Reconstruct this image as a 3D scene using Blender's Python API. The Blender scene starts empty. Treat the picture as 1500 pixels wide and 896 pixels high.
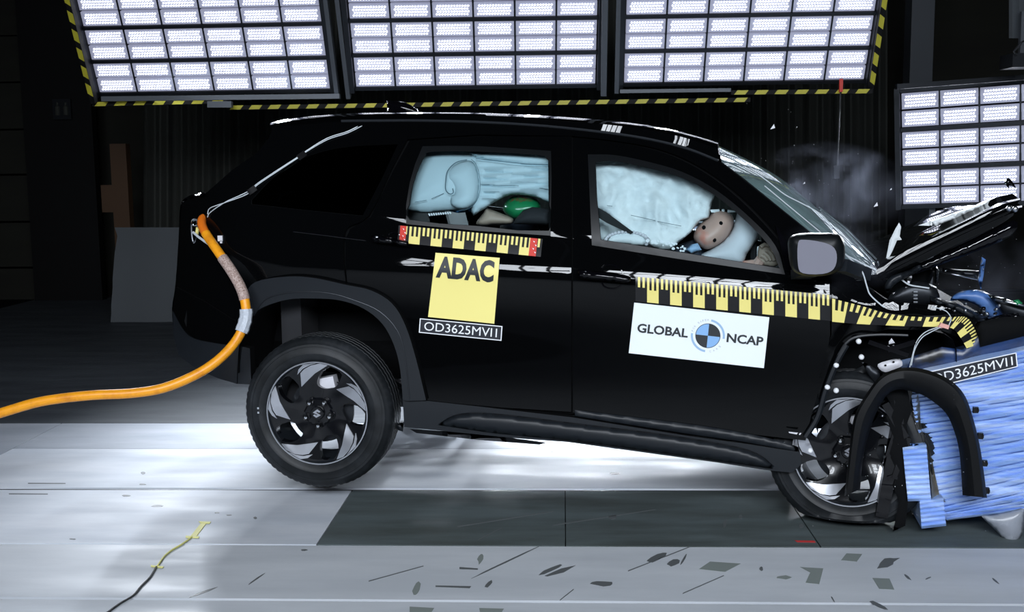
import bpy, bmesh, math, random
from mathutils import Vector, Matrix
from mathutils.geometry import delaunay_2d_cdt
random.seed(7)
S = bpy.context.scene
COL = S.collection
# ------------------------------------------------------------------ camera
F = 1600.0
W0, H0 = 1500.0, 896.0
VPX, VPY, ROLL = 825.0, 245.0, 0.006
yc = Vector(((VPX-750)/F, (448-VPY)/F, -1)).normalized()
xc = Vector((1, ROLL, (yc.x+yc.y*ROLL)/(-yc.z))).normalized()
zc = xc.cross(yc).normalized()
CM = Matrix((xc, yc, zc))                 # camera axes -> world axes
CAMH = 1.5
PSI = math.radians(8)                     # the car's nose is turned this much towards the camera
hd = Vector((math.cos(PSI), -math.sin(PSI), 0)); nn = Vector((math.sin(PSI), math.cos(PSI), 0))
def ray(px, py): return CM @ Vector(((px-750)/F, (448-py)/F, -1))
CAR_O = ray(463, 605)*5.0                 # relative to the camera: near rear wheel face
def _pl(px, py, w):
    d = ray(px, py); t = (CAR_O.dot(nn)+w)/d.dot(nn); return d*t
CAMH = -_pl(1240, 776, 0).z
CAM = Vector((0, 0, CAMH))
CAR_O = Vector((CAR_O.x, CAR_O.y, 0))
def cp(px, py, w=0.0):
    """point of the car frame (forward, inward, up) seen at a pixel, w metres inward of the near side"""
    p = _pl(px, py, w); q = p-CAR_O
    return Vector((q.dot(hd), q.dot(nn), p.z+CAMH))
def cw(l): return CAR_O+hd*l[0]+nn*l[1]+Vector((0, 0, l[2]))
def at_y(px, py, Y):
    d = ray(px, py); return CAM+d*(Y/d.y)
def at_z(px, py, z=0.0):
    d = ray(px, py); return CAM+d*((z-CAMH)/d.z)
cam = bpy.data.cameras.new('camera'); cam.lens = 36*F/W0; cam.sensor_width = 36; cam.sensor_fit = 'HORIZONTAL'
cam.clip_start = .05; cam.clip_end = 200
co = bpy.data.objects.new('camera', cam); COL.objects.link(co)
co.matrix_world = Matrix.Translation(CAM) @ CM.to_4x4()
S.camera = co
# ------------------------------------------------------------------ world, exposure
wd = bpy.data.worlds.new('hall_dark'); S.world = wd; wd.use_nodes = True
wd.node_tree.nodes['Background'].inputs[0].default_value = (.45, .55, .7, 1)
wd.node_tree.nodes['Background'].inputs[1].default_value = 0.006
S.view_settings.view_transform = 'Standard'; S.view_settings.look = 'None'
S.view_settings.exposure = 0.0; S.view_settings.gamma = 1
try: S.view_settings.use_curve_mapping = False
except Exception: pass
SPOT_BACK, SPOT_FRONT, SPOT_RIGHT = 130.0, 17.0, 110.0
LOW_E = 120.0
LED_E, LENS_E = 4.5, 0.28
# ------------------------------------------------------------------ materials
def mat(name, col, rough=.5, metal=0., coat=0., emis=None, es=0., noise=None, bump=None, spec=.5, alpha=None, sheen=0):
    m = bpy.data.materials.new(name); m.use_nodes = True
    nt = m.node_tree; b = nt.nodes['Principled BSDF']
    b.inputs['Base Color'].default_value = (*col, 1); b.inputs['Roughness'].default_value = rough
    b.inputs['Metallic'].default_value = metal; b.inputs['Coat Weight'].default_value = coat
    b.inputs['Coat Roughness'].default_value = .02
    b.inputs['Specular IOR Level'].default_value = spec
    if emis: b.inputs['Emission Color'].default_value = (*emis, 1); b.inputs['Emission Strength'].default_value = es
    tc = nt.nodes.new('ShaderNodeTexCoord')
    if noise:                                  # (scale xyz, col2, lo, hi, detail)
        sc, c2, lo, hi = noise
        mp = nt.nodes.new('ShaderNodeMapping'); mp.inputs['Scale'].default_value = sc
        n = nt.nodes.new('ShaderNodeTexNoise'); n.inputs['Scale'].default_value = 1; n.inputs['Detail'].default_value = 7; n.inputs['Roughness'].default_value = .62
        r = nt.nodes.new('ShaderNodeMapRange'); r.inputs['From Min'].default_value = lo; r.inputs['From Max'].default_value = hi
        mx = nt.nodes.new('ShaderNodeMix'); mx.data_type = 'RGBA'
        mx.inputs['A'].default_value = (*col, 1); mx.inputs['B'].default_value = (*c2, 1)
        L = nt.links.new
        L(tc.outputs['Object'], mp.inputs['Vector']); L(mp.outputs[0], n.inputs['Vector']); L(n.outputs['Fac'], r.inputs['Value'])
        L(r.outputs[0], mx.inputs['Factor']); L(mx.outputs['Result'], b.inputs['Base Color'])
    if bump:                                   # (scale xyz, strength, distance)
        sc, st, di = bump
        mp = nt.nodes.new('ShaderNodeMapping'); mp.inputs['Scale'].default_value = sc
        n = nt.nodes.new('ShaderNodeTexNoise'); n.inputs['Scale'].default_value = 1; n.inputs['Detail'].default_value = 5
        bp = nt.nodes.new('ShaderNodeBump'); bp.inputs['Strength'].default_value = st; bp.inputs['Distance'].default_value = di
        L = nt.links.new
        L(tc.outputs['Object'], mp.inputs['Vector']); L(mp.outputs[0], n.inputs['Vector']); L(n.outputs['Fac'], bp.inputs['Height']); L(bp.outputs[0], b.inputs['Normal'])
    return m
def glass(name, tint, refl=1.0, haze=None):
    m = bpy.data.materials.new(name); m.use_nodes = True; nt = m.node_tree
    for n in list(nt.nodes): nt.nodes.remove(n)
    o = nt.nodes.new('ShaderNodeOutputMaterial'); t = nt.nodes.new('ShaderNodeBsdfTransparent'); g = nt.nodes.new('ShaderNodeBsdfGlossy')
    t.inputs[0].default_value = (*tint, 1); g.inputs['Roughness'].default_value = .01; g.inputs[0].default_value = (.95, 1, 1, 1)
    f = nt.nodes.new('ShaderNodeFresnel'); f.inputs[0].default_value = 1.38
    mx = nt.nodes.new('ShaderNodeMixShader'); L = nt.links.new
    L(f.outputs[0], mx.inputs[0])
    if haze:
        d = nt.nodes.new('ShaderNodeBsdfDiffuse'); d.inputs[0].default_value = (*haze[0], 1)
        m2 = nt.nodes.new('ShaderNodeMixShader'); m2.inputs[0].default_value = haze[1]
        L(t.outputs[0], m2.inputs[1]); L(d.outputs[0], m2.inputs[2]); L(m2.outputs[0], mx.inputs[1])
    else: L(t.outputs[0], mx.inputs[1])
    L(g.outputs[0], mx.inputs[2]); L(mx.outputs[0], o.inputs[0])
    return m
M = {}
M['paint'] = mat('black_paint', (.0015, .0017, .002), .3, 0, 1.0, spec=0)
M['paint'].node_tree.nodes['Principled BSDF'].inputs['Coat IOR'].default_value = 1.33
M['gloss'] = mat('gloss_black', (.002, .002, .003), .12, 0, .8, spec=0)
M['clad'] = mat('matte_cladding', (.009, .0115, .015), .42, spec=.3, bump=((160, 160, 160), .12, .001))
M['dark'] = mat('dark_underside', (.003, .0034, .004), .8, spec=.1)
M['darkm'] = mat('dark_metal', (.02, .023, .028), .38, .6)
M['steel'] = mat('steel', (.5, .53, .58), .3, 1)
M['chrome'] = mat('chrome', (.75, .78, .82), .15, 1)
M['rubber'] = mat('tyre_rubber', (.007, .0085, .010), .5, spec=.3, noise=((9, 9, 9), (.020, .023, .027), .42, .72), bump=((60, 60, 60), .15, .001))
M['trim'] = mat('window_trim', (.004, .005, .006), .4, spec=.25)
M['rimblack'] = mat('rim_black', (.004, .0045, .006), .22, 0, .4, spec=.25)
M['machined'] = mat('machined_alloy', (.55, .57, .62), .28, .85)
M['yellow'] = mat('tape_yellow', (.80, .70, .22), .45)
M['tapeblack'] = mat('tape_black', (.006, .006, .007), .3)
M['yellow_s'] = mat('sticker_yellow', (.86, .76, .25), .5)
M['white_s'] = mat('sticker_white', (.78, .84, .88), .5)
M['ink'] = mat('ink_dark', (.012, .016, .02), .5)
M['sblack'] = mat('sticker_black', (.012, .014, .022), .4)
M['white'] = mat('white_print', (.8, .82, .85), .5)
M['lblue'] = mat('logo_blue', (.22, .42, .72), .5)
M['mblue'] = mat('arc_blue', (.30, .46, .66), .5)
M['greytxt'] = mat('grey_print', (.38, .42, .46), .5)
M['red'] = mat('tape_red', (.62, .03, .015), .45)
M['bag'] = mat('airbag_fabric', (.46, .58, .63), .75, bump=((220, 220, 220), .1, .001))
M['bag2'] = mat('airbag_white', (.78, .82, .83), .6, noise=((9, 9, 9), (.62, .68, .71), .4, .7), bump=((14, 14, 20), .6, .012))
M['bag3'] = mat('steering_airbag_fabric', (.62, .64, .68), .8)
M['seam'] = mat('seam_thread', (.08, .13, .16), .7)
M['green'] = mat('dummy_green', (.01, .20, .07), .3, 0, .4, noise=((10, 10, 10), (.22, .03, .015), .58, .66))
M['skin'] = mat('dummy_vinyl', (.52, .34, .28), .45, noise=((7, 7, 7), (.62, .20, .14), .50, .68))
M['beige'] = mat('beige_vinyl', (.36, .28, .22), .55)
M['navy'] = mat('navy_cloth', (.015, .02, .035), .8)
M['seat'] = mat('seat_fabric', (.012, .013, .016), .85)
M['seatblue'] = mat('blue_plastic', (.05, .16, .34), .5)
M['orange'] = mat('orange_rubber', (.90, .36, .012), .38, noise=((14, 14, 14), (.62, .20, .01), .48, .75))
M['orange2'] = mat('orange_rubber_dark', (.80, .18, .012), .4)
M['braid'] = mat('braided_sleeve', (.52, .40, .36), .5, noise=((160, 160, 160), (.25, .16, .13), .45, .6), bump=((180, 180, 180), 1, .004))
M['tapewrap'] = mat('silver_tape', (.5, .54, .6), .45, bump=((60, 60, 60), .8, .006))
M['wire'] = mat('white_wire', (.55, .6, .64), .3)
M['blue'] = mat('barrier_blue', (.29, .45, .82), .34, noise=((1.6, 1.6, 26), (.62, .74, .96), .45, .66), bump=((3, 3, 50), .6, .008))  # pale stretched noise colour paints long highlight streaks on the blue
M['blue2'] = mat('barrier_blue_inner', (.05, .13, .36), .4, noise=((6, 6, 6), (.12, .24, .52), .4, .7))
M['foil'] = mat('aluminium_foil', (.45, .43, .38), .35, .9, bump=((30, 30, 30), .6, .01))
M['flap'] = mat('grey_flap', (.26, .28, .32), .3, noise=((5, 5, 5), (.5, .54, .6), .45, .7))
M['tblack'] = mat('torn_trim_black', (.003, .0034, .004), .5, spec=.2)
M['bluedark'] = mat('torn_sheet_dark_blue', (.010, .035, .12), .3, noise=((5, 5, 9), (.002, .003, .006), .42, .6))
M['mirror'] = mat('mirror_glass', (.26, .26, .31), .18, .25)  # lightened grey base stands in for the pale reflection
M['gl'] = glass('window_glass', (.80, .90, .92))
M['gq'] = glass('dark_glass', (.02, .025, .03))
M['gw'] = glass('windscreen_glass', (.62, .78, .76), haze=((.42, .60, .60), .30))  # pale diffuse haze mixed in stands for the teal glow inside
[n for n in M['gw'].node_tree.nodes if n.bl_idname == 'ShaderNodeFresnel'][0].inputs[0].default_value = 1.22
M['pipe'] = mat('grey_steel_frame', (.09, .10, .115), .5, .3)
M['fblack'] = mat('black_frame', (.003, .003, .0035), .6, spec=.2)
M['hyel'] = mat('hazard_yellow', (.50, .45, .03), .5)
M['wall'] = mat('wall_board', (.012, .0125, .008), .9, noise=((.6, .6, 3), (.009, .009, .006), .4, .6))
M['cloth'] = mat('curtain_cloth', (.035, .038, .033), .9)
M['sheet'] = mat('grey_sheet', (.09, .10, .11), .85)
M['orangepost'] = mat('orange_post', (.06, .026, .007), .6)
M['led'] = mat('led_on', (1, 1, 1), .5, emis=(.93, .95, 1), es=LED_E)
M['lens'] = mat('led_lens', (.25, .27, .34), .3, emis=(.72, .74, 1), es=LENS_E)
M['pinkc'] = mat('pink_connector', (.7, .35, .3), .5)
M['cable'] = mat('black_cable', (.02, .022, .025), .5)
M['ytape'] = mat('yellow_floor_tape', (.62, .60, .18), .6)
M['stain'] = mat('tape_residue', (.20, .23, .22), .6)
M['scuff'] = mat('dark_scuff', (.10, .11, .115), .5)
M['redmark'] = mat('red_chalk', (.5, .03, .03), .7)
M['silverstripe'] = mat('pale_bracket', (.62, .62, .66), .4)
M['hoodpaint'] = M['paint']
# ------------------------------------------------------------------ helpers
def tag(o, label=None, cat=None, group=None, kind=None):
    if label: o['label'] = label
    if cat: o['category'] = cat
    if group: o['group'] = group
    if kind: o['kind'] = kind
    return o
def empty(name, loc, label=None, cat=None, group=None, rotz=0):
    o = bpy.data.objects.new(name, None); COL.objects.link(o); o.location = loc; o.rotation_euler = (0, 0, rotz)
    o.empty_display_size = .1
    return tag(o, label, cat, group)
def link(name, me, m, parent=None, smooth=True):
    if m: me.materials.append(m)
    if smooth:
        me.polygons.foreach_set('use_smooth', [True]*len(me.polygons))
    o = bpy.data.objects.new(name, me); COL.objects.link(o)
    if parent: o.parent = parent
    return o
def pyd(name, vs, fs, m, parent=None, smooth=True, sharp=None):
    me = bpy.data.meshes.new(name); me.from_pydata([tuple(v) for v in vs], [], fs); me.update()
    if sharp is not None and smooth:
        bm = bmesh.new(); bm.from_mesh(me)
        for e in bm.edges:
            if len(e.link_faces) == 2 and e.calc_face_angle(0) > math.radians(sharp): e.smooth = False
        bm.to_mesh(me); bm.free()
    return link(name, me, m, parent, smooth)
class G:                                    # geometry collector
    def __init__(s): s.v = []; s.f = []
    def add(s, vs, fs):
        n = len(s.v); s.v += [Vector(v) for v in vs]; s.f += [tuple(i+n for i in f) for f in fs]; return s
    def box(s, c, h, rot=None):
        c = Vector(c); vs = []
        for x in (-1, 1):
            for y in (-1, 1):
                for z in (-1, 1):
                    p = Vector((x*h[0], y*h[1], z*h[2]))
                    vs.append(c+(rot @ p if rot else p))
        return s.add(vs, [(0, 1, 3, 2), (4, 6, 7, 5), (0, 4, 5, 1), (2, 3, 7, 6), (0, 2, 6, 4), (1, 5, 7, 3)])
    def beam(s, a, b, w, h, up=(0, 0, 1)):
        a = Vector(a); b = Vector(b); d = (b-a); L = d.length; x = d.normalized(); u = Vector(up)
        y = u.cross(x).normalized(); z = x.cross(y)
        return s.box((a+b)/2, (L/2, w/2, h/2), Matrix((x, y, z)).transposed())
    def tube(s, pts, r, n=8, caps=True):
        pts = [Vector(p) for p in pts]; rs = r if isinstance(r, (list, tuple)) else [r]*len(pts)
        vs = []; pu = None
        for i, p in enumerate(pts):
            t = (pts[min(i+1, len(pts)-1)]-pts[max(i-1, 0)]).normalized()
            if pu is None:
                pu = t.orthogonal().normalized()
            pu = (pu-t*pu.dot(t)).normalized(); q = t.cross(pu)
            for k in range(n):
                a = 2*math.pi*k/n; vs.append(p+(pu*math.cos(a)+q*math.sin(a))*rs[i])
        fs = []
        for i in range(len(pts)-1):
            for k in range(n):
                fs.append((i*n+k, i*n+(k+1) % n, (i+1)*n+(k+1) % n, (i+1)*n+k))
        if caps: fs += [tuple(range(n-1, -1, -1)), tuple((len(pts)-1)*n+k for k in range(n))]
        return s.add(vs, fs)
    def ell(s, c, r, nu=16, nv=10, rot=None):
        c = Vector(c); vs = []
        for j in range(nv+1):
            ph = math.pi*j/nv
            for i in range(nu):
                th = 2*math.pi*i/nu
                p = Vector((r[0]*math.sin(ph)*math.cos(th), r[1]*math.sin(ph)*math.sin(th), r[2]*math.cos(ph)))
                vs.append(c+(rot @ p if rot else p))
        fs = [(j*nu+i, (j+1)*nu+i, (j+1)*nu+(i+1) % nu, j*nu+(i+1) % nu) for j in range(nv) for i in range(nu)]
        return s.add(vs, fs)
    def grid(s, rows, closed=False):
        n = len(rows[0]); vs = [p for r in rows for p in r]
        fs = []
        for i in range(len(rows)-1):
            for k in range(n if closed else n-1):
                fs.append((i*n+k, i*n+(k+1) % n, (i+1)*n+(k+1) % n, (i+1)*n+k))
        return s.add(vs, fs)
    def lathe(s, prof, n=64, axis='y', c=(0, 0, 0)):   # prof: (r, y) about the y axis
        c = Vector(c)
        rows = [[c+Vector((r*math.cos(2*math.pi*k/n), y, r*math.sin(2*math.pi*k/n))) for k in range(n)] for r, y in prof]
        return s.grid(rows, True)
    def out(s, name, m, parent=None, smooth=True, sharp=35, label=None):
        o = pyd(name, s.v, s.f, m, parent, smooth, sharp)
        if label: o['label'] = label
        return o
def interp(tb, x):
    if x <= tb[0][0]: return tb[0][1]
    for (a, b), (c, d) in zip(tb, tb[1:]):
        if x <= c:
            t = (x-a)/(c-a); return b+(d-b)*t
    return tb[-1][1]
def spl(pts, n=6, closed=False):           # catmull-rom
    P = [Vector(p) for p in pts]; out = []; N = len(P)
    rng = range(N if closed else N-1)
    for i in rng:
        p0 = P[(i-1) % N] if (closed or i > 0) else P[i]*2-P[i+1]
        p1 = P[i]; p2 = P[(i+1) % N]
        p3 = P[(i+2) % N] if (closed or i+2 < N) else P[i+1]*2-P[i]
        for k in range(n):
            t = k/n
            out.append(.5*((2*p1)+(p2-p0)*t+(2*p0-5*p1+4*p2-p3)*t*t+(3*p1-p0-3*p2+p3)*t**3))
    if not closed: out.append(P[-1].copy())
    return out
def sp2(pts, n=5, closed=False): return [(p.x, p.y) for p in spl([(a, b, 0) for a, b in pts], n, closed)]
def inside(x, y, poly):
    c = False; j = len(poly)-1
    for i in range(len(poly)):
        xi, yi = poly[i]; xj, yj = poly[j]
        if (yi > y) != (yj > y) and x < (xj-xi)*(y-yi)/(yj-yi)+xi: c = not c
        j = i
    return c
def segd(x, y, poly):
    best = 1e9; j = len(poly)-1
    for i in range(len(poly)):
        ax, ay = poly[j]; bx, by = poly[i]; dx, dy = bx-ax, by-ay; L = dx*dx+dy*dy
        t = 0 if L == 0 else max(0, min(1, ((x-ax)*dx+(y-ay)*dy)/L))
        d = (x-ax-t*dx)**2+(y-ay-t*dy)**2
        if d < best: best = d
        j = i
    return math.sqrt(best)
def resamp(poly, step):
    out = []
    for i in range(len(poly)):
        a = poly[i]; b = poly[(i+1) % len(poly)]; L = math.hypot(b[0]-a[0], b[1]-a[1]); n = max(1, int(L/step))
        for k in range(n): out.append((a[0]+(b[0]-a[0])*k/n, a[1]+(b[1]-a[1])*k/n))
    return out
def tri2d(outline, holes=(), step=8):
    """triangulate a 2D outline with holes; returns pts, tris, loops"""
    loops = [resamp(l, step*1.2) for l in [outline]+list(holes)]
    pts = []; edges = []; li = []
    for l in loops:
        n = len(pts); pts += [Vector(p) for p in l]; idx = list(range(n, n+len(l))); li.append(idx)
        edges += [(idx[i], idx[(i+1) % len(idx)]) for i in range(len(idx))]
    xs = [p[0] for p in outline]; ys = [p[1] for p in outline]
    y = min(ys)+step*.5; r = 0
    while y < max(ys):
        x = min(xs)+step*(.5 if r % 2 else 1)
        while x < max(xs):
            if inside(x, y, outline) and not any(inside(x, y, h) for h in holes) and min(segd(x, y, l) for l in loops) > step*.45:
                pts.append(Vector((x, y)))
            x += step
        y += step*.866; r += 1
    vo, eo, fo, ov, oe, of = delaunay_2d_cdt(pts, edges, [], 0, 1e-5)
    mp = {}
    for i, o in enumerate(ov):
        for k in o: mp[k] = i
    tr = []
    for f in fo:
        cx = sum(vo[i][0] for i in f)/3; cy = sum(vo[i][1] for i in f)/3
        if inside(cx, cy, outline) and not any(inside(cx, cy, h) for h in holes):
            a, b, c = [vo[i] for i in f[:3]]
            cr_ = (b[0]-a[0])*(c[1]-a[1])-(b[1]-a[1])*(c[0]-a[0])
            if abs(cr_) < .02*step: continue
            if cr_ < 0: f = f[::-1]
            tr.append(tuple(f))
    return vo, tr, [[mp[i] for i in l if i in mp] for l in li]
MIR = 1.80
def panel(name, outline, wf, m, parent, holes=(), step=8, flange=.018, mirror=False, label=None, smooth=True):
    """curved sheet: pixel outline carried onto the depth function wf, with a returned edge of real thickness"""
    vo, tr, loops = tri2d(outline, holes, step)
    V = [cp(p[0], p[1], wf(p[0], p[1])) for p in vo]; Fc = [f for f in tr]
    me_v = list(V); me_f = list(Fc)
    for l in loops:
        n = len(me_v); q_ = len(l)
        me_v += [V[i]+Vector((0, .0004, 0)) for i in l]+[V[i]+Vector((0, flange, 0)) for i in l]
        for k in range(q_):
            me_f.append((n+k, n+(k+1) % q_, n+q_+(k+1) % q_, n+q_+k))
    nt_ = len(Fc)
    def mk(vs, fs):
        o = pyd(name, vs, fs, m, parent, smooth, 50)
        o.data.materials.append(M['dark'])
        for k_ in range(nt_, len(o.data.polygons)): o.data.polygons[k_].material_index = 1
        # normals outwards
        if label: o['label'] = label
        return o
    o = mk(me_v, me_f)
    if mirror:
        mk([Vector((v.x, MIR-v.y, v.z)) for v in me_v], [f[::-1] for f in me_f])
    return o
def pillow(name, outline, w0, h, m, parent, step=5, fold=None, back=.5, label=None, prof=.5, frame=cp):
    """inflated shape: closed, bulging h metres towards the near side from depth w0"""
    vo, tr, loops = tri2d(outline, (), step)
    ds = [segd(p[0], p[1], outline) for p in vo]; dm = max(ds)
    for i in loops[0]: ds[i] = 0
    dm = max(ds)
    if dm <= 0: return pillow(name, outline, w0, h, m, parent, step*.5, fold, back, label, prof, frame)
    fr = []; bk = []
    for p, d in zip(vo, ds):
        t = min(1, d/dm); b = (1-(1-t)**2)**prof
        wb = w0(p[0], p[1]) if callable(w0) else w0
        f = fold(p[0], p[1])*min(1, t*3) if fold else 0
        fr.append(frame(p[0], p[1], wb-h*b+f)); bk.append(frame(p[0], p[1], wb+h*back*b))
    n = len(fr); rim = set(loops[0]); vs = fr+bk
    fs = list(tr)+[tuple((j if j in rim else j+n) for j in f[::-1]) for f in tr]
    fs = [f for f in fs if len(set(f)) == 3 and not (all(j in rim for j in f) and f[0] >= 0 and tuple(f) not in set(tr))]
    o = pyd(name, vs, fs, m, parent, True, 80)
    if label: o['label'] = label
    return o
def quadmap(c):                             # corners TL TR BR BL in pixels -> (s,t) in 0..1 with t down
    (ax, ay), (bx, by), (cx, cy), (dx, dy) = c
    def q(s, t):
        return ((1-t)*((1-s)*ax+s*bx)+t*((1-s)*dx+s*cx), (1-t)*((1-s)*ay+s*by)+t*((1-s)*dy+s*cy))
    return q
def decal(name, polys, q, wf, off, m, parent, label=None, frame=cp, cuts=6):
    bm = bmesh.new()
    for poly in polys:
        bm.faces.new([bm.verts.new((s, t, 0)) for s, t in poly])
    for k in range(1, cuts):
        bmesh.ops.bisect_plane(bm, geom=bm.verts[:]+bm.edges[:]+bm.faces[:], plane_co=(0, k/cuts, 0), plane_no=(0, 1, 0))
    for v in bm.verts:
        p = q(v.co.x, v.co.y); v.co = frame(p[0], p[1], wf(*p)-off)
    me = bpy.data.meshes.new(name); bm.to_mesh(me); bm.free()
    o = link(name, me, m, parent, False)
    if label: o['label'] = label
    return o
def sheetpoly(nu, nv):                      # a subdivided unit quad
    return [[(i/nu, j/nv), ((i+1)/nu, j/nv), ((i+1)/nu, (j+1)/nv), (i/nu, (j+1)/nv)] for i in range(nu) for j in range(nv)]
def slab(name, q, wf, off, th, m, parent, nu=8, nv=3, label=None, frame=cp):
    """thin plate or tape with real thickness lying on the surface"""
    g = G(); top = [[frame(*q(i/nu, j/nv), wf(*q(i/nu, j/nv))-off) for i in range(nu+1)] for j in range(nv+1)]
    bot = [[frame(*q(i/nu, j/nv), wf(*q(i/nu, j/nv))-off+th) for i in range(nu+1)] for j in range(nv+1)]
    g.grid(top)
    per = [top[0][i] for i in range(nu+1)]+[top[j][nu] for j in range(1, nv+1)]+[top[nv][i] for i in range(nu-1, -1, -1)]+[top[j][0] for j in range(nv-1, 0, -1)]
    peb = [bot[0][i] for i in range(nu+1)]+[bot[j][nu] for j in range(1, nv+1)]+[bot[nv][i] for i in range(nu-1, -1, -1)]+[bot[j][0] for j in range(nv-1, 0, -1)]
    g.grid([per, peb], True)
    o = g.out(name, m, parent, True)
    if label: o['label'] = label
    return o
_txt = {}
def textmesh(body, bold=0.0, cuts=1):
    c = bpy.data.curves.new('t', 'FONT'); c.body = body; c.size = 1; c.offset = bold; c.resolution_u = 3
    o = bpy.data.objects.new('t', c); COL.objects.link(o)
    dg = bpy.context.evaluated_depsgraph_get(); dg.update()
    me = o.evaluated_get(dg).to_mesh()
    bm = bmesh.new(); bm.from_mesh(me)
    for k in range(1, cuts):                       # cut in bands so that the letters bend with the panel
        bmesh.ops.bisect_plane(bm, geom=bm.verts[:]+bm.edges[:]+bm.faces[:], plane_co=(0, k/cuts*.75, 0), plane_no=(0, 1, 0))
    bm.verts.index_update(); vs = [v.co.copy() for v in bm.verts]; fs = [tuple(v.index for v in p.verts) for p in bm.faces]; bm.free()
    o.evaluated_get(dg).to_mesh_clear()
    bpy.data.objects.remove(o); bpy.data.curves.remove(c)
    x0 = min(v.x for v in vs); x1 = max(v.x for v in vs); y0 = min(v.y for v in vs); y1 = max(v.y for v in vs)
    return [((v.x-x0)/(x1-x0), (v.y-y0)/(y1-y0)) for v in vs], fs
def text(name, body, q, rect, wf, off, m, parent, bold=0.0, frame=cp):
    """rect (s0,t0,s1,t1): box of the lettering in the quad"""
    vs, fs = textmesh(body, bold, 9); s0, t0, s1, t1 = rect
    P = []
    for a, b in vs:
        p = q(s0+(s1-s0)*a, t1+(t0-t1)*b); P.append(frame(p[0], p[1], wf(*p)-off))
    return pyd(name, P, [f[::-1] for f in fs], m, parent, False)
# ------------------------------------------------------------------ floor
Yr = [at_z(VPX, y).y for y in (619, 657, 715.5, 718.5, 799, 881)]
def X_at(px, py): return at_z(px, py).x
fl = G()
fl.box((0, 9, -.08), (14, 11, .05))
floor = fl.out('floor', M['dark'], None, False); floor['kind'] = 'structure'
def floor_mat(name, c1, c2, rough, sc=(1.2, 5, 1)):
    m = mat(name, c1, rough, noise=(sc, c2, .38, .66), bump=((40, 40, 40), .06, .002))
    nt = m.node_tree; b = nt.nodes['Principled BSDF']; b.inputs['Specular IOR Level'].default_value = .3
    n = nt.nodes.new('ShaderNodeTexNoise'); n.inputs['Scale'].default_value = 2.2; n.inputs['Detail'].default_value = 6
    tc = nt.nodes.new('ShaderNodeTexCoord'); mp = nt.nodes.new('ShaderNodeMapping'); mp.inputs['Scale'].default_value = (.6, 3, 1)
    r = nt.nodes.new('ShaderNodeMapRange'); r.inputs['From Min'].default_value = .35; r.inputs['From Max'].default_value = .7
    r.inputs['To Min'].default_value = max(.05, rough-.14); r.inputs['To Max'].default_value = rough+.15
    nt.links.new(tc.outputs['Object'], mp.inputs[0]); nt.links.new(mp.outputs[0], n.inputs['Vector']); nt.links.new(n.outputs['Fac'], r.inputs[0]); nt.links.new(r.outputs[0], b.inputs['Roughness'])
    return m
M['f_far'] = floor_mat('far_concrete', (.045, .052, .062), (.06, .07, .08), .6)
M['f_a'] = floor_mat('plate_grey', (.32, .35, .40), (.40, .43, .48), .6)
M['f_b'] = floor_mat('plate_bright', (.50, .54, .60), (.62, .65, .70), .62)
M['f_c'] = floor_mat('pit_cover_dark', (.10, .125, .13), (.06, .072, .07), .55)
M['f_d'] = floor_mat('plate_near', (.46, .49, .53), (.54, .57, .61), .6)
def plate(x0, x1, y0, y1, m, gap=.004, z=0.0):
    g = G(); g.box(((x0+x1)/2, (y0+y1)/2, z-.01), ((x1-x0)/2-gap, (y1-y0)/2-gap, .01))
    return g.out('floor_plate', M[m], floor, False)
XL = X_at(88, 621); XS = X_at(505, 735); XR = X_at(1183, 773); XM = X_at(828, 735)
XE = -6.5; XF = 9.0
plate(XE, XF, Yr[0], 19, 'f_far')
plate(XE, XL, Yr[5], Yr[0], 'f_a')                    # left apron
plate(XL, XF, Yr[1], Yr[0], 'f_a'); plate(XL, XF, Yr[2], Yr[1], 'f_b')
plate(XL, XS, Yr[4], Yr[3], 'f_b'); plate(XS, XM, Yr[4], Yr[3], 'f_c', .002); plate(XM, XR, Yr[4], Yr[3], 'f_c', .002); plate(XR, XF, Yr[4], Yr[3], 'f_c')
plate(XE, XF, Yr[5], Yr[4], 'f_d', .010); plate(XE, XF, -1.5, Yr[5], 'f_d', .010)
g = G(); g.box(((XF+XL)/2, (Yr[2]+Yr[3])/2, -.012), ((XF-XL)/2, .006, .008)); g.out('guide_rail', M['darkm'], floor, False)
def fpoly(name, pts, m, z=.0012, th=.001, parent=floor, label=None):
    P = [at_z(x, y, z) for x, y in pts]; n = len(P)
    Q = [p-Vector((0, 0, th)) for p in P]
    fs = [tuple(range(n)), ] + [(i, (i+1) % n, n+(i+1) % n, n+i) for i in range(n)]
    o = pyd(name, P+Q, fs, M[m], parent, False)
    if label: o['label'] = label
    return o
def blob(cx, cy, rx, ry, ang=0, n=9, j=.25):
    a0 = math.radians(ang); out = []
    for k in range(n):
        t = 2*math.pi*k/n; r = 1+random.uniform(-j, j); x = rx*r*math.cos(t); y = ry*r*math.sin(t)
        out.append((cx+x*math.cos(a0)-y*math.sin(a0), cy+x*math.sin(a0)+y*math.cos(a0)))
    return out
res = [[(1024, 833), (1040, 822), (1085, 825), (1062, 837)], [(1172, 830), (1206, 832), (1200, 855), (1180, 853), (1187, 838)],
       [(1232, 820), (1240, 810), (1263, 811), (1255, 822)], [(1278, 846), (1303, 847), (1310, 863), (1288, 862)],
       blob(1149, 845, 12, 3), [(600, 888), (636, 890), (632, 896), (600, 896)], [(702, 890), (738, 891), (735, 896), (703, 896)], blob(610, 862, 5, 11, 12), blob(704, 817, 4, 8, 20)]
for p in res: fpoly('tape_residue', p, 'stain')
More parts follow.
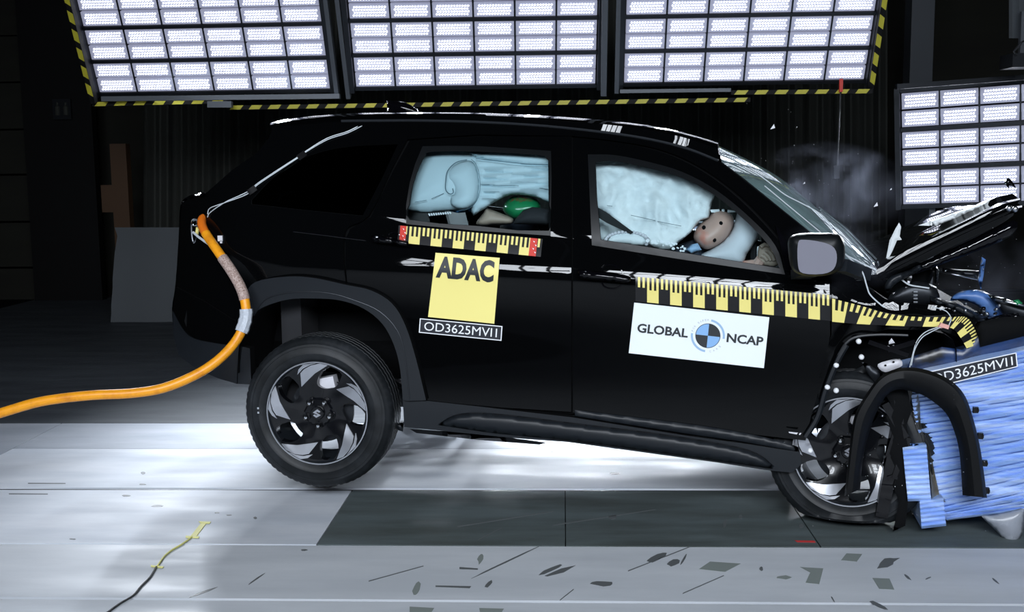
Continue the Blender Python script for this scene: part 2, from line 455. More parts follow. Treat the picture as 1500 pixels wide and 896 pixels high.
scf = [blob(1298, 824, 17, 6, -20, 12, .4), blob(806, 834, 18, 2.6, -22), blob(820, 836, 22, 3, -20), blob(962, 816, 15, 4, -24), blob(986, 824, 9, 4, -20), blob(881, 854, 18, 4, 3),
       [(673, 830), (700, 832), (700, 834), (673, 833)], [(638, 857), (690, 858), (688, 861), (638, 859)], blob(716, 855, 8, 2.5, -40), blob(740, 823, 52, 1.1, -25, 12), blob(1002, 818, 9, 1.5, -60),
       blob(1330, 845, 6, 1.6, 40), blob(1458, 850, 7, 1.5, 40), blob(1360, 846, 5, 1, -20), blob(1115, 832, 3, 3), blob(1220, 877, 5, 1, 60), blob(1285, 885, 14, 2.5, 25), blob(300, 866, 22, 1.2, -20), blob(375, 848, 16, 1, -35), blob(209, 692, 3.4, 1.8), blob(230, 740.5, 8, 1.4), blob(185, 725.5, 6, 1.2), blob(106, 789, 4, .9), blob(208, 709, 5, 1), blob(445, 805, 5, 1.2),
       blob(318, 750.5, 4, .8), blob(335, 754, 4, .8), blob(374, 758, 3, 1.5), blob(1174, 770, 3.5, 3), blob(1062, 766, 2.2, 7, 12), blob(1085, 756, 2, 3.5), blob(898, 757, 6, 3.5), blob(806, 658, 13, 2.6, 9), blob(900, 693, 9, 1.5)]
for p in scf: fpoly('scuff_mark', p, 'scuff')
for x0, x1, y in ((41, 96, 707.5), (13, 70, 723)): fpoly('slot', [(x0, y-.8), (x1, y-.4), (x1, y+.6), (x0, y+.4)], 'scuff')
fpoly('chalk_mark', [(1164, 791), (1193, 791.5), (1195, 794), (1168, 793.5)], 'redmark')
for a, b in (((670, 770), (810, 748)), ((810, 768), (960, 745)), ((700, 790), (735, 772)), ((540, 850), (620, 828)), ((1000, 868), (1060, 842)), ((920, 835), (1010, 800)), ((820, 878), (840, 862))):
    fpoly('scratch', [a, b, (b[0]+.6, b[1]+.9), (a[0], a[1]+1.3)], 'scuff')
# ------------------------------------------------------------------ hall walls
g = G(); YW = 13.5
g.box((1.5, YW+.1, 3), (9, .1, 3.2)); wall = g.out('wall_back', M['wall'], None, False); wall['kind'] = 'structure'
g = G(); g.box((1.5, 6, 6.3), (9, 9, .1)); c_ = g.out('ceiling', M['fblack'], None, False); c_['kind'] = 'structure'
g = G(); g.box((-7.6, 6, 3), (.1, 9, 3.2)); c_ = g.out('wall_left', M['wall'], None, False); c_['kind'] = 'structure'
g = G(); g.box((10.6, 6, 3), (.1, 9, 3.2)); c_ = g.out('wall_right', M['fblack'], None, False); c_['kind'] = 'structure'
# sectional door at the far left
dr = empty('door_1', at_y(30, 400, 13.35)); dr['kind'] = 'structure'
for y0, y1 in ((-8, 53), (53, 121), (121, 190), (190, 256), (256, 325), (325, 392), (392, 440)):
    a = at_y(-60, y0+1, 13.3); b = at_y(66, y1-1, 13.3); gg = G(); gg.box(((a+b)/2)-dr.location, (abs(b.x-a.x)/2, .03, abs(a.z-b.z)/2-.01)); gg.out('door_panel', M['wall'], dr, False)
    hp = at_y(62, y1, 13.2)-dr.location; gg = G(); gg.box(hp, (.03, .03, .04)); gg.out('hinge', M['steel'], dr, False)
# curtains
ct = G(); rows = [[], []]
for i in range(420):
    x = 210+i*(1300-210)/419; wv = .06*math.sin(i*.8)+.04*math.sin(i*.31+1)
    for r, yy in ((0, -30), (1, 470)):
        p = at_y(x, yy, 12.6+wv); rows[r].append(p)
ct.grid(rows); o = ct.out('curtain', M['cloth'], None); tag(o, 'long dark pleated curtain hanging across the back of the hall', 'curtain')
g = G(); a = at_y(1334, 0, 12.3); g.box((a.x+.1, a.y, 3), (.12, .12, 3)); o = g.out('pillar', M['pipe'], None, False); tag(o, 'dark steel column behind the right-hand lamp bank', 'column')
# fire extinguisher sign, hanging sheet, orange post, cloth top right
sg = empty('wall_sign', at_y(91, 160, 12.9), 'small unlit square sign with two bottle shapes on the dark left column', 'sign')
g = G(); g.box((0, 0, 0), (.11, .01, .12)); g.out('sign_plate', M['darkm'], sg, False)
for dx in (-.05, .05):
    g = G(); g.tube([(dx, -.012, -.07), (dx, -.012, .03), (dx, -.012, .045), (dx, -.012, .08)], [.028, .028, .012, .012], 8); g.out('pictogram', M['cloth'], sg)
g = G(); a = at_y(92, 250, 13.0); g.box((a.x, a.y, 2.6), (.42, .06, 2.6)); o = g.out('column', M['fblack'], None, False); tag(o, 'wide black column between sectional door and back curtain', 'column')
def hang(x, z): return 0
rows = []
for j in range(13):
    t = j/12; y = 333+(484-333)*t; xo = [168, 172, 170, 168, 167, 166, 165, 165, 164, 163, 163, 162, 163][j]
    rows.append([at_y(xo+(290-xo)*k/10, y, 11.05+.05*math.sin(t*5)+.01*math.sin(k)) for k in range(11)])
g = G(); g.grid(rows); g.grid([[p+Vector((0, .01, 0)) for p in r] for r in rows[::-1]]); o = g.out('sheet', M['sheet'], None); tag(o, 'grey hanging sheet in the dark behind the car tail', 'sheet')
a = at_y(182, 330, 12.0); g = G(); g.box((a.x, a.y, a.z/2+.45), (.09, .06, a.z/2+.45)); g.box((a.x-.1, a.y, a.z+.3), (.12, .05, .15)); o = g.out('machine_post', M['orangepost'], None, False); tag(o, 'dim orange upright post in front of the back curtain', 'post')
g = G(); rows = [[at_y(1478+k*5, y, 8.5+.03*math.sin(k*1.4)) for k in range(8)] for y in (-40, 10, 56)]; g.grid(rows); o = g.out('fabric_sleeve', M['sheet'], None); tag(o, 'pale hanging fabric at the top right corner', 'cloth')
cm = empty('camera_rig', at_y(1492, 90, 8.4), 'black overhead camera housing at the top right', 'camera')
g = G(); g.box((0, 0, 0), (.09, .12, .05)); g.out('housing', M['darkm'], cm, False)
g = G(); g.tube([(-.05, -.1, .02), (-.1, -.16, .06), (-.05, -.16, .12), (0, -.1, .14)], .008, 6); g.out('cord', M['cable'], cm)
g = G(); g.box((.02, 0, .2), (.02, .02, .16)); g.out('bracket', M['pipe'], cm, False)
# ------------------------------------------------------------------ lamp banks
def module_mesh(wd_, ht):
    g = G(); g.box((0, .02, 0), (wd_/2, .02, ht/2)); me = bpy.data.meshes.new('lamp_module'); me.from_pydata([tuple(v) for v in g.v], [], g.f)
    me.materials.append(M['lens']); return me
def led_mesh(wd_, ht, nx=12, nz=4):
    vs = []; fs = []
    for j in range(nz):
        for i in range(nx):
            x = (-.5+(i+.5)/nx)*wd_*.84+(.25*wd_/nx if j % 2 else -.1*wd_/nx); z = (-.5+(j+.5)/nz)*ht*.78; r = .29*wd_/nx; rz = .31*ht*.78/nz
            n = len(vs)
            vs.append((x, -.009, z))
            for k in range(6):
                a = math.pi/3*k; vs.append((x+r*math.cos(a), -.004, z+rz*math.sin(a)))
            fs += [(n, n+1+(k+1) % 6, n+1+k) for k in range(6)]
    me = bpy.data.meshes.new('led_grid'); me.from_pydata(vs, [], fs); me.materials.append(M['led']); return me
_mm = {}
def bank(name, origin, xd, ud, cols, rows, cw_, rh, label, spotE, aim, group=None, angle=95, row_tilt=0.0, nspot=2, blend=.6, near=False, legs=0):
    """lamp bank: origin = lower left corner, xd right, ud up the slope; front faces n"""
    xd = xd.normalized(); ud = (ud-xd*ud.dot(xd)).normalized(); nb = ud.cross(xd)    # points away from the front
    root = empty(name, origin, label, 'lamp'); root['group'] = group or 'lamp banks lighting the crash hall'
    R = Matrix((xd, nb*-1*-1, ud)).transposed()
    def L(x, z, y=0): return xd*x+ud*z+nb*y
    wtot = cols*cw_; htot = rows*rh
    key = (round(cw_, 4), round(rh, 4))
    if key not in _mm: _mm[key] = (module_mesh(cw_*.955, rh*.40), led_mesh(cw_*.955, rh*.40))
    mm, lm = _mm[key]
    g = G()
    for r in range(rows+1):
        g.box(L(wtot/2, r*rh, .02), (wtot/2+.02, .03, rh*.05), R)
    g.box(L(-.025, htot/2, .0), (.02, .05, htot/2+.02), R); g.box(L(wtot+.025, htot/2, .0), (.02, .05, htot/2+.02), R)
    for c in range(1, cols): g.box(L(c*cw_, htot/2, .02), (.008, .02, htot/2), R)
    g.out('bank_frame', M['darkm'], root, False)
    g = G(); g.box(L(wtot/2, htot/2, .08), (wtot/2, .015, htot/2), R); g.out('back_plate', M['fblack'], root, False)
    if legs:
        for x in (.12*wtot, .88*wtot):
            g = G(); p = L(x, 0, .10); zf = -Vector(origin).z+.012
            g.beam(p+Vector((0, 0, htot*.6)), Vector((p.x, p.y, zf)), .05, .05, (0, 1, 0)); g.box((p.x, p.y, zf), (.04, .3, .012)); g.out('stand_leg', M['pipe'], root, False)
    for r in range(rows):
        for c in range(cols):
            for s_ in (0, 1):
                o = bpy.data.objects.new('lamp_module', mm); COL.objects.link(o); o.parent = root
                T = Matrix((xd, nb, ud)).transposed()
                if row_tilt: T = T @ Matrix.Rotation(row_tilt, 3, 'X')
                o.matrix_local = Matrix.Translation(L((c+.5)*cw_+(s_*2-1)*0, (r+.27+.455*s_)*rh+.0, 0)) @ T.to_4x4()
                e = bpy.data.objects.new('led_grid', lm); COL.objects.link(e); e.parent = o; e['kind'] = 'stuff'
    for r in range(0, rows):
        if near:
            ld = bpy.data.lights.new('lamp_beam', 'AREA'); ld.shape = 'RECTANGLE'; ld.size = cw_*.84; ld.size_y = rh*.8; ld.energy = spotE/cols; ld.color = (.86, .92, 1); ld.spread = math.radians(84)
            for c in range(cols):
                lo = bpy.data.objects.new('lamp_beam', ld); COL.objects.link(lo); lo.parent = root
                lo.matrix_local = Matrix.Translation(L((c+.5)*cw_, (r+.5)*rh, -.06)) @ Matrix((xd, ud, nb)).transposed().to_4x4()
            continue
        for c in range(nspot):
            ld = bpy.data.lights.new('lamp_beam', 'SPOT'); ld.energy = spotE; ld.color = (.86, .92, 1); ld.spot_size = math.radians(angle); ld.spot_blend = blend; ld.shadow_soft_size = .06
            lo = bpy.data.objects.new('lamp_beam', ld); COL.objects.link(lo); lo.parent = root
            p = L((c+.5)*wtot/nspot, (r+.5)*rh, -.08); lo.location = p
            d = (Vector(aim)-(Vector(origin)+p)).normalized(); lo.rotation_euler = d.to_track_quat('-Z', 'Y').to_euler()
    return root
AIM = (0.6, 5.9, .2)
slope = Vector((.0, -math.cos(math.radians(65)), math.sin(math.radians(65))))
BL = at_y(146, 138, 9.0)
def same_z(px, py, z): return at_z(px, py, z)
for (xl, yl, xr, yr, lb, gx) in ((146, 138, 485, 132.5, 'leftmost of the three bright lamp banks hanging above the car', .0), (521, 130, 873, 125.5, 'middle of the three bright lamp banks hanging above the car', 0), (913, 124, 1266, 119, 'rightmost of the three bright lamp banks directly above the car roof', 0)):
    a = same_z(xl, yl, BL.z); b = same_z(xr, yr, BL.z); xd = b-a
    rh = (xd.length/6)*.86*1.0
    bank('lamp_bank', a, xd, slope, 6, 4, xd.length/6, rh, lb, SPOT_BACK, AIM)
# right bank: three louvred rows
a = at_y(1322, 303, 9.3); b = at_y(1500, 298, 8.9); xd = (b-a).normalized()
bank('lamp_bank', a, xd, Vector((-.05, -.05, 1)), 6, 3, .298, .318, 'standing lamp bank of three louvred rows at the right edge behind the raised bonnet', SPOT_RIGHT, (.8, 6.2, 0.0), row_tilt=math.radians(4), legs=1)
bank('lamp_bank', Vector((-1.5, 8.0, .62)), Vector((1, 0, 0)), Vector((0, -.12, 1)), 8, 2, .34, .25, 'low lamp bank standing on the floor hidden behind the car body', LOW_E, (.9, 6.1, 0), nspot=4, angle=80, legs=1)
# the banks over the camera side, seen as stripes in the black paint
for i, x0 in enumerate((-3.9, -1.2, 1.5)):
    bank('lamp_bank', Vector((x0+2.2, -2.6, 3.0)), Vector((-1, 0, 0)), Vector((0, .42, .9)), 6, 4, .37, .40,
         ['left', 'middle', 'right'][i]+' overhead lamp bank on the near side, seen only as stripes in the black paint', SPOT_FRONT, (.4, 5.2, .4), group='near-side overhead lamp banks', near=True, legs=1)
# hazard-striped steel frames round the banks
def hazard(px0, py0, px1, py1, Y, n, label, th=6.0, vertical=False):
    a = at_y(px0, py0, Y); b = at_y(px1, py1, Y); root = empty('hazard_beam', a, label, 'beam')
    d = b-a; g = G(); s = th/F*Y
    up = Vector((0, 0, 1)) if not vertical else Vector((1, 0, 0))
    g.beam((0, 0, 0), d, .08, s, (0, 0, 1) if not vertical else (0, 1, 0)) if not vertical else g.beam((0, 0, 0), d, s, .08, (0, 1, 0))
    g.out('beam', M['fblack'], root, False)
    for i in range(n):
        c = d*((i+.5)/n); e = d.normalized()*(d.length/n*.28); sk = d.normalized()*s*.4
        h = up*s*.5; f = Vector((0, -.045, 0))
        gg = G(); gg.add([c-e-h-sk+f, c+e-h-sk+f, c+e+h+sk+f, c-e+h+sk+f], [(0, 1, 2, 3)])
        gg.out('stripe', M['hyel'], root, False)
hazard(138, 153, 335, 148.5, 8.9, 7, 'hazard-striped beam under the leftmost lamp bank')
hazard(335, 158, 1098, 146.5, 8.85, 27, 'long hazard-striped beam above the car roof')
hazard(1070, 136, 1276, 134, 8.8, 7, 'hazard-striped beam under the rightmost lamp bank')
def slopebar(px, py, L, w, label, stripes=0):
    a = at_y(px, py, 8.84); d = slope.normalized()*L; s = w/F*9
    root = empty('hazard_beam' if stripes else 'frame_bar', a, label, 'beam')
    g = G(); g.beam((0, 0, 0), d, s, .06, (0, 1, 0)); g.out('beam', M['fblack' if stripes else 'pipe'], root, False)
    e = d.normalized(); f = Vector((0, -.9, -.42))*.035
    for i in range(stripes):
        c = e*(.12+i*.147); gg = G(); h = Vector((s*.5, 0, 0))
        gg.add([c-h-e*.03+f, c+h-e*.06+f, c+h+e*.03+f, c-h+e*.06+f], [(0, 1, 2, 3)]); gg.out('stripe', M['hyel'], root, False)
def barpx(name, p0, p1, Y, wpx, label, m='pipe'):
    a = at_y(*p0, Y); b = at_y(*p1, Y); g = G(); s = wpx/F*Y; root_ = None
    g.beam(a, b, s if abs(p1[0]-p0[0]) < abs(p1[1]-p0[1]) else .05, .05 if abs(p1[0]-p0[0]) < abs(p1[1]-p0[1]) else s, (0, 1, 0) if abs(p1[0]-p0[0]) < abs(p1[1]-p0[1]) else (0, 0, 1))
    o = g.out(name, M[m], None, False); tag(o, label, 'beam')
barpx('frame_bar', (150, 145), (498, 141), 8.78, 7, 'grey steel rail along the bottom of the leftmost lamp bank')
barpx('frame_bar', (908, 134), (1070, 132), 8.78, 5, 'grey steel rail along the bottom of the rightmost lamp bank')
barpx('frame_bar', (305, 153), (340, 153), 8.7, 9, 'short grey steel end plate where two hazard-striped beams meet')
barpx('frame_bar', (1313, 127), (1520, 112), 8.7, 7, 'black top rail of the louvred lamp bank at the right', 'darkm')
slopebar(138, 150, 1.75, 7, 'slanting hazard-striped post left of the lamp banks', 11)
slopebar(1274, 133, 1.75, 7, 'slanting hazard-striped post right of the lamp banks', 11)
slopebar(494, 137, 1.75, 6, 'grey steel upright to the right of the leftmost lamp bank')
slopebar(511, 143, 1.75, 6, 'grey steel upright to the left of the middle lamp bank')
slopebar(884, 139, 1.75, 8, 'grey steel upright to the right of the middle lamp bank')
slopebar(903, 135, 1.75, 6, 'grey steel upright to the left of the rightmost lamp bank')
pc = empty('pull_cord', at_y(1232, 125, 8.7), 'thin cord with a small hook hanging below the rightmost lamp bank', 'cord')
a = pc.location
g = G(); g.tube([Vector((0, 0, 0)), at_y(1226, 245, 8.7)-a], .006, 6); g.out('cord', M['cable'], pc)
g = G(); g.box(at_y(1225, 252, 8.7)-a, (.02, .02, .05)); g.out('hook', M['darkm'], pc, False)
g = G(); g.box((0, 0, 0), (.012, .012, .05)); g.out('clip', M['red'], pc, False)
# ------------------------------------------------------------------ the car
car = empty('car', CAR_O, 'black compact crossover hitting the blue barrier, nose down with its rear wheels off the floor', 'car', rotz=-PSI)
belt = [(250, 284), (300, 290), (365, 298), (535, 321), (595, 328), (810, 347), (870, 354), (1150, 404), (1220, 418), (1300, 430)]
shl = [(250, 350), (420, 387), (500, 392), (620, 398), (840, 409), (1000, 420), (1200, 434), (1300, 446)]
sill = [(250, 560), (600, 600), (1200, 670)]
def Wb0(x, y):
    b = interp(belt, x); s_ = interp(shl, x)
    if y < b:
        t = max((b-y)/150, 0); w = .045+.11*t+.11*t*t
    elif y < s_:
        t = (y-b)/(s_-b); w = .045-.019*(1+.5*min(1, max(0, (650-x)/200)))*t**3.0
    else:
        t = min(1.2, (y-s_)/(interp(sill, x)-s_)); w = .026-.0095*min(1, max(0, (650-x)/200))+.016*math.sin(math.pi*min(1, t)**.6)
    w += .02*((x-750)/480)**2
    if x < 345: w += .30*((345-x)/92)**2.2
    if x > 1225: w += .10*((x-1225)/200)**1.5
    return w
def Wb(x, y): return (Wb0(x, y-9)+Wb0(x, y-6)*1.5+Wb0(x, y-3)*2+Wb0(x, y)*2+Wb0(x, y+3)*2+Wb0(x, y+6)*1.5+Wb0(x, y+9))/11
def off(d, f=Wb): return lambda x, y: f(x, y)-d
# roof edge, windscreen edge
roofS = [(398, 179), (440, 172), (488, 168), (540, 166), (620, 165.5), (700, 166.5), (800, 171), (900, 179), (960, 187), (1010, 198), (1050, 211)]
sideTop = [(400, 186), (440, 183), (488, 179), (560, 178), (620, 178), (700, 180), (800, 186), (900, 197), (960, 207), (1010, 220), (1060, 240)]
apil = [(1060, 240), (1100, 272), (1150, 312), (1200, 352), (1262, 402)]
door_line = [(596, 204), (572, 250), (540, 316), (510, 332), (503, 350), (503, 385), (507, 417)]
archO = sp2([(507, 417), (543, 425), (574, 444), (594, 477), (610, 528), (624, 586)], 4)
archO2 = sp2([(347, 520), (351, 470), (358, 435), (374, 413), (420, 405), (460, 407), (507, 417)], 4)
topline = sp2([(838, 199), (900, 206), (960, 217), (1010, 236), (1060, 267), (1110, 311), (1152, 362), (1160, 400)], 4)
side = sp2(sideTop, 3)+sp2(apil, 3)[1:]+[(1262, 410), (1217, 412), (1160, 401)]+topline[::-1][1:]+[(700, 197), (596, 204)]+sp2(door_line, 3)[1:]+archO2[::-1][1:]+[(345, 468), (300, 440), (257, 418), (260, 380), (263, 330), (266, 300), (276, 291), (298, 286), (340, 249), (376, 224), (394, 202)]
qg = sp2([(368, 293), (400, 260), (440, 233), (500, 216), (583, 211)], 4)+[(560, 260), (531, 316), (450, 308), (368, 299)]
panel('side_frame', side, Wb, M['paint'], car, [qg], 6, mirror=True)
panel('quarter_glass', qg, off(-.006), M['gq'], car, (), 9, .004, mirror=True)
# inner lining behind the outer skins, with only the windows open
lining = [(300, 300), (345, 258), (400, 205), (450, 192), (560, 186), (700, 187), (800, 193), (900, 204), (960, 214), (1010, 228), (1060, 252), (1100, 282), (1150, 325), (1200, 372), (1216, 400), (1212, 490), (1190, 600), (1176, 640), (1000, 628), (840, 606), (628, 590), (612, 520), (592, 475), (570, 445), (540, 428), (505, 420), (420, 409), (375, 418), (345, 440), (300, 430)]
LIN = dict(outline=lining, holes=[[(600, 226), (622, 218), (700, 217), (803, 224), (804, 342), (700, 335), (597, 325), (597, 290)], [(866, 230), (950, 240), (1000, 256), (1050, 284), (1096, 322), (1130, 362), (1145, 399), (1000, 376), (872, 355)], [(375, 290), (405, 260), (440, 238), (500, 221), (574, 216), (555, 255), (526, 312), (450, 303)]])
# rear door
rdo = [(600, 206), (700, 199.5), (836.8, 199.5), (836.8, 603), (740, 597), (627, 587)]+archO[::-1][1:]+[(509, 416), (506, 385), (506, 350), (513, 335), (543, 318), (575, 252)]
rwin = sp2([(619, 214), (700, 214), (807, 221)], 2)+[(808, 260), (806, 345), (700, 338), (595, 328), (595, 300), (600, 268), (608, 240)]
panel('rear_door', rdo, Wb, M['paint'], car, [rwin], 5, mirror=True)
rgl = sp2([(632, 222), (700, 222), (788, 227), (800, 232), (805, 244), (805, 300), (804, 338), (700, 331), (600, 322), (599, 300), (604, 270), (614, 242), (622, 228)], 2, True)
panel('window_trim', rwin, off(.006), M['trim'], car, [rgl], 8, .02, mirror=True)
panel('window_glass', rgl, off(-.008), M['gl'], car, (), 12, .004, mirror=True)
# front door
fdo = [(839.3, 201)]+sp2([(839.3, 201), (900, 208), (960, 220), (1008, 239), (1057, 270), (1106, 314), (1148, 364), (1156, 404)], 4)[1:]+[(1215, 414), (1216, 490), (1206, 550), (1188, 610), (1180, 645), (1000, 624), (839.3, 604)]
fwin = sp2([(861, 226), (900, 227), (950, 237), (1000, 252), (1050, 279), (1100, 320), (1136, 360), (1150, 402)], 4)+[(1000, 380), (867, 359)]
panel('front_door', fdo, Wb, M['paint'], car, [fwin], 5, mirror=True)
fgl = sp2([(872, 238), (900, 236), (950, 246), (1000, 261), (1047, 286), (1095, 326), (1128, 362), (1142, 393)], 4)+[(1130, 391), (1000, 370), (880, 351), (874, 290)]
panel('window_trim', fwin, off(.006), M['trim'], car, [fgl], 8, .02, mirror=True)
panel('window_glass', fgl, off(-.008), M['gl'], car, (), 12, .004, mirror=True)
panel('door_lining', LIN['outline'], off(-.026), M['dark'], car, LIN['holes'], 12, .012, mirror=True)
# bright sliver of the mirror base and window corner
panel('mirror_base', [(1136, 330), (1142, 336), (1165, 385), (1163, 398), (1150, 396), (1146, 370)], off(.012), M['gloss'], car, (), 7, .02)
# doorhandles
def handle(cx, cy, k, slope_, name='door_handle'):
    def r(x, y): return (cx+x*k, cy+(y+x*slope_)*k)
    root = pillow(name, [r(x, y) for x, y in sp2([(-46, -8), (-20, -8), (10, -7), (36, -4), (40, 3), (34, 8), (0, 7), (-30, 7), (-44, 5), (-48, -2)], 3, True)], off(.034), .02, M['gloss'], car, 4)
    ring = [r(x, y) for x, y in sp2([(-8, -14), (2, -20), (14, -19), (26, -10), (26, 8), (16, 18), (2, 19), (-8, 12)], 3, True)]
    g = G(); g.tube([cp(x, y, Wb(x, y)-.003) for x, y in ring+ring[:1]], .003, 6); g.out('handle_cup', M['gloss'], car)
    g = G(); g.ell(cp(*r(-36, -2), Wb(*r(-36, -2))-.040), (.012, .006, .012), 10, 6); g.out('key_lock', M['steel'], car)
handle(889, 405, .88, .08)
handle(574, 353, .62, .12)
g = G(); g.tube([cp(x, y, Wb(x, y)-.001) for x, y in ((430, 339), (480, 345), (510, 349), (536, 352))], .0035, 6); g.out('crease_trim', M['gloss'], car)
panel('fuel_flap', sp2([(392, 330), (452, 336), (458, 345), (455, 400), (396, 396), (388, 385)], 3, True), off(.002), M['paint'], car, (), 8, .006) if False else None
# roof, spoiler, tailgate, windscreen
def loft(name, rows, m, label=None, sharp=40):
    g = G(); g.grid(rows); return g.out(name, m, car, True, sharp)
def across(near, crown, du, ws):
    """near-edge point -> row to the mirrored edge; crown height and forward bulge follow a parabola"""
    r = []
    for w in ws:
        k = 1-((.9-w)/(.9-near.y))**2 if w > near.y else 0
        r.append(Vector((near.x+du*k, w, near.z+crown*k)))
    return r
rows = []
N = 26
rs = sp2(roofS, 4); st = sp2(sideTop, 4)
def ycurve(tb, x): return interp(tb, x)
for i in range(N):
    x = 400+(1052-400)*i/(N-1)
    ys = ycurve(rs, x); yt = ycurve(st, x)
    a = cp(x, yt, Wb(x, yt)); a2 = cp(x, yt-2.5, Wb(x, yt)+.012); b = cp(x, (ys*.75+yt*.25), .31); c = cp(x, ys, .36)
    row = [a, a2, b, c]
    for w in (.45, .6, .75, .9):
        row.append(Vector((c.x, w, c.z+.004+.012*(1-((.9-w)/.54)**2))))
    full = row+[Vector((p.x, MIR-p.y, p.z)) for p in row[-2::-1]]
    rows.append(full)
loft('roof', rows, M['paint'])
# roof rail beads: pale line along the gutter
g = G(); g.tube([cp(x, ycurve(st, x)-1.5, Wb(x, ycurve(st, x))+.0) for x in range(500, 1056, 12)], .006, 8); g.out('roof_gutter', M['clad'], car)
# spoiler
sp = []
for x, y0, y1 in ((396, 180, 187), (420, 174.5, 185), (450, 171.5, 184), (488, 169, 181), (500, 168.5, 180)):
    a = cp(x, y1, .30); b = cp(x, (y0*.6+y1*.4), .285); c = cp(x, y0, .34)
    row = [Vector((a.x, .9, a.z)), Vector((a.x, .5, a.z)), a, b, c]+[Vector((c.x-.01, w, c.z+.006)) for w in (.5, .7, .9)]
    sp.append(row+[Vector((p.x, MIR-p.y, p.z)) for p in row[::-1]])
loft('roof_spoiler', sp, M['paint'])
# tail: lofted across the width
tl = [(400, 190), (394, 202), (376, 224), (340, 249), (300, 284), (276, 290), (270, 291), (264, 302), (262, 340), (259, 390), (256, 425), (252, 452), (255, 490), (262, 520)]
rows = []
for x, y in sp2(tl, 3):
    a = cp(x, y, Wb(x, y)); row = []
    for w in (a.y, .45, .6, .75, .9):
        k = 1-((.9-w)/(.9-a.y))**2; row.append(Vector((a.x-.10*k, w, a.z)))
    rows.append(row+[Vector((p.x, MIR-p.y, p.z)) for p in row[-2::-1]])
loft('tailgate', rows, M['paint'])
pillow('tail_lamp', [(268, 291), (284, 284), (301, 281), (299, 287), (276, 293)], off(.012), .012, M['clad'], car, 4) if False else None
# bright tail lip
pillow('tail_lip', [(270, 290.5), (280, 285), (301, 281), (300, 288), (276, 292)], lambda x, y: Wb(x, y)-.0, .035, M['gloss'], car, 4)
# windscreen
mid = [(1050, 212), (1100, 236), (1145, 262), (1200, 307), (1250, 352), (1290, 388)]
near = [(1056, 240), (1093, 268), (1140, 306), (1185, 342), (1228, 376), (1266, 405)]
mid = sp2(mid, 6); near = sp2(near, 6)
rows = []
for i in range(31):
    t = i; k = min(29, int(t)); f = t-k
    n_ = (near[k][0]*(1-f)+near[k+1][0]*f, near[k][1]*(1-f)+near[k+1][1]*f); m_ = (mid[k][0]*(1-f)+mid[k+1][0]*f, mid[k][1]*(1-f)+mid[k+1][1]*f)
    a = cp(*n_, Wb(*n_)+.01); b = cp(*m_, .85); K = 1-((.9-.85)/(.9-a.y))**2
    row = []
    for w in [a.y+(.9-a.y)*j/8 for j in range(9)]:
        kk = 1-((.9-w)/(.9-a.y))**2; row.append(Vector((a.x+(b.x-a.x)*kk/K, w, a.z+(b.z-a.z)*kk/K)))
    rows.append(row+[Vector((p.x, MIR-p.y, p.z)) for p in row[-2::-1]])
WS = rows
wsc = loft('windscreen', rows, M['gw'])
if sum(p.normal.x for p in wsc.data.polygons) < 0: wsc.data.flip_normals()
g = G(); g.tube([Vector((r[0].x+.004, r[0].y-.004, r[0].z+.004)) for r in rows], .004, 6); g.out('windscreen_seal', M['trim'], car)
g = G()
for r in rows[:1]: g.tube([p+Vector((0, 0, .003)) for p in r], .006, 6)
g.out('windscreen_header', M['gloss'], car)
# side bumper and claddings
bump = [(257, 420), (300, 442), (344, 470), (346, 502), (325, 503), (285, 496), (268, 482), (253, 455)]
panel('rear_bumper', bump, off(.002), M['paint'], car, (), 6, .02, mirror=True)
bcl = sp2([(253, 455), (268, 482), (285, 496), (325, 504), (348, 506)], 3)+[(347, 562), (320, 554), (291, 542), (262, 521), (254, 490)]
panel('bumper_cladding', bcl, off(.012), M['clad'], car, (), 6, .04, mirror=True)
panel('bumper_side', [(348, 506), (347, 562), (368, 563), (366, 510)], off(.004), M['clad'], car, (), 6, .05, mirror=True)
arI = sp2([(348, 560), (350, 508), (363, 478), (378, 454), (419, 439), (460, 437), (499, 440), (533, 452), (560, 474), (577, 505), (586, 540), (590, 585)], 4)
arO = archO2[:-1]+archO
ar_poly = arI[1:]+[(596, 587), (624, 586)]+arO[::-1][1:]
panel('wheel_arch_cladding', ar_poly, off(.028), M['clad'], car, (), 5, .07, mirror=True)
arM = sp2([(372, 462), (390, 438), (430, 428), (480, 429), (520, 440), (556, 456), (582, 484), (593, 520), (600, 584)], 4)
g = G(); g.tube([cp(x, y, Wb(x, y)-.029) for x, y in arM], .0025, 6); g.out('cladding_bead', M['steel' if False else 'darkm'], car)
sl = [(590, 583), (700, 595), (838, 611), (1000, 637), (1100, 651), (1172, 662), (1174, 680), (1160, 692), (1120, 688), (1050, 677), (940, 662), (830, 647), (760, 642), (660, 632), (592, 625)]
panel('sill_cladding', sl, off(.008), M['clad'], car, (), 7, .10, mirror=True)
blade = sp2([(640, 622), (665, 608), (700, 604), (760, 609), (838, 619), (960, 634), (1060, 650), (1110, 664), (1140, 688)], 3)+[(1100, 682), (1000, 668), (900, 654), (830, 645), (720, 634)]
pillow('sill_blade', blade, off(.012), .030, M['clad'], car, 5, prof=.35)
pillow('lower_door_strip', sp2([(842, 600), (940, 612), (1040, 625), (1120, 640), (1172, 655)], 3)+[(1168, 661), (1090, 647), (1000, 634), (842, 609)], off(.004), .012, M['clad'], car, 5)
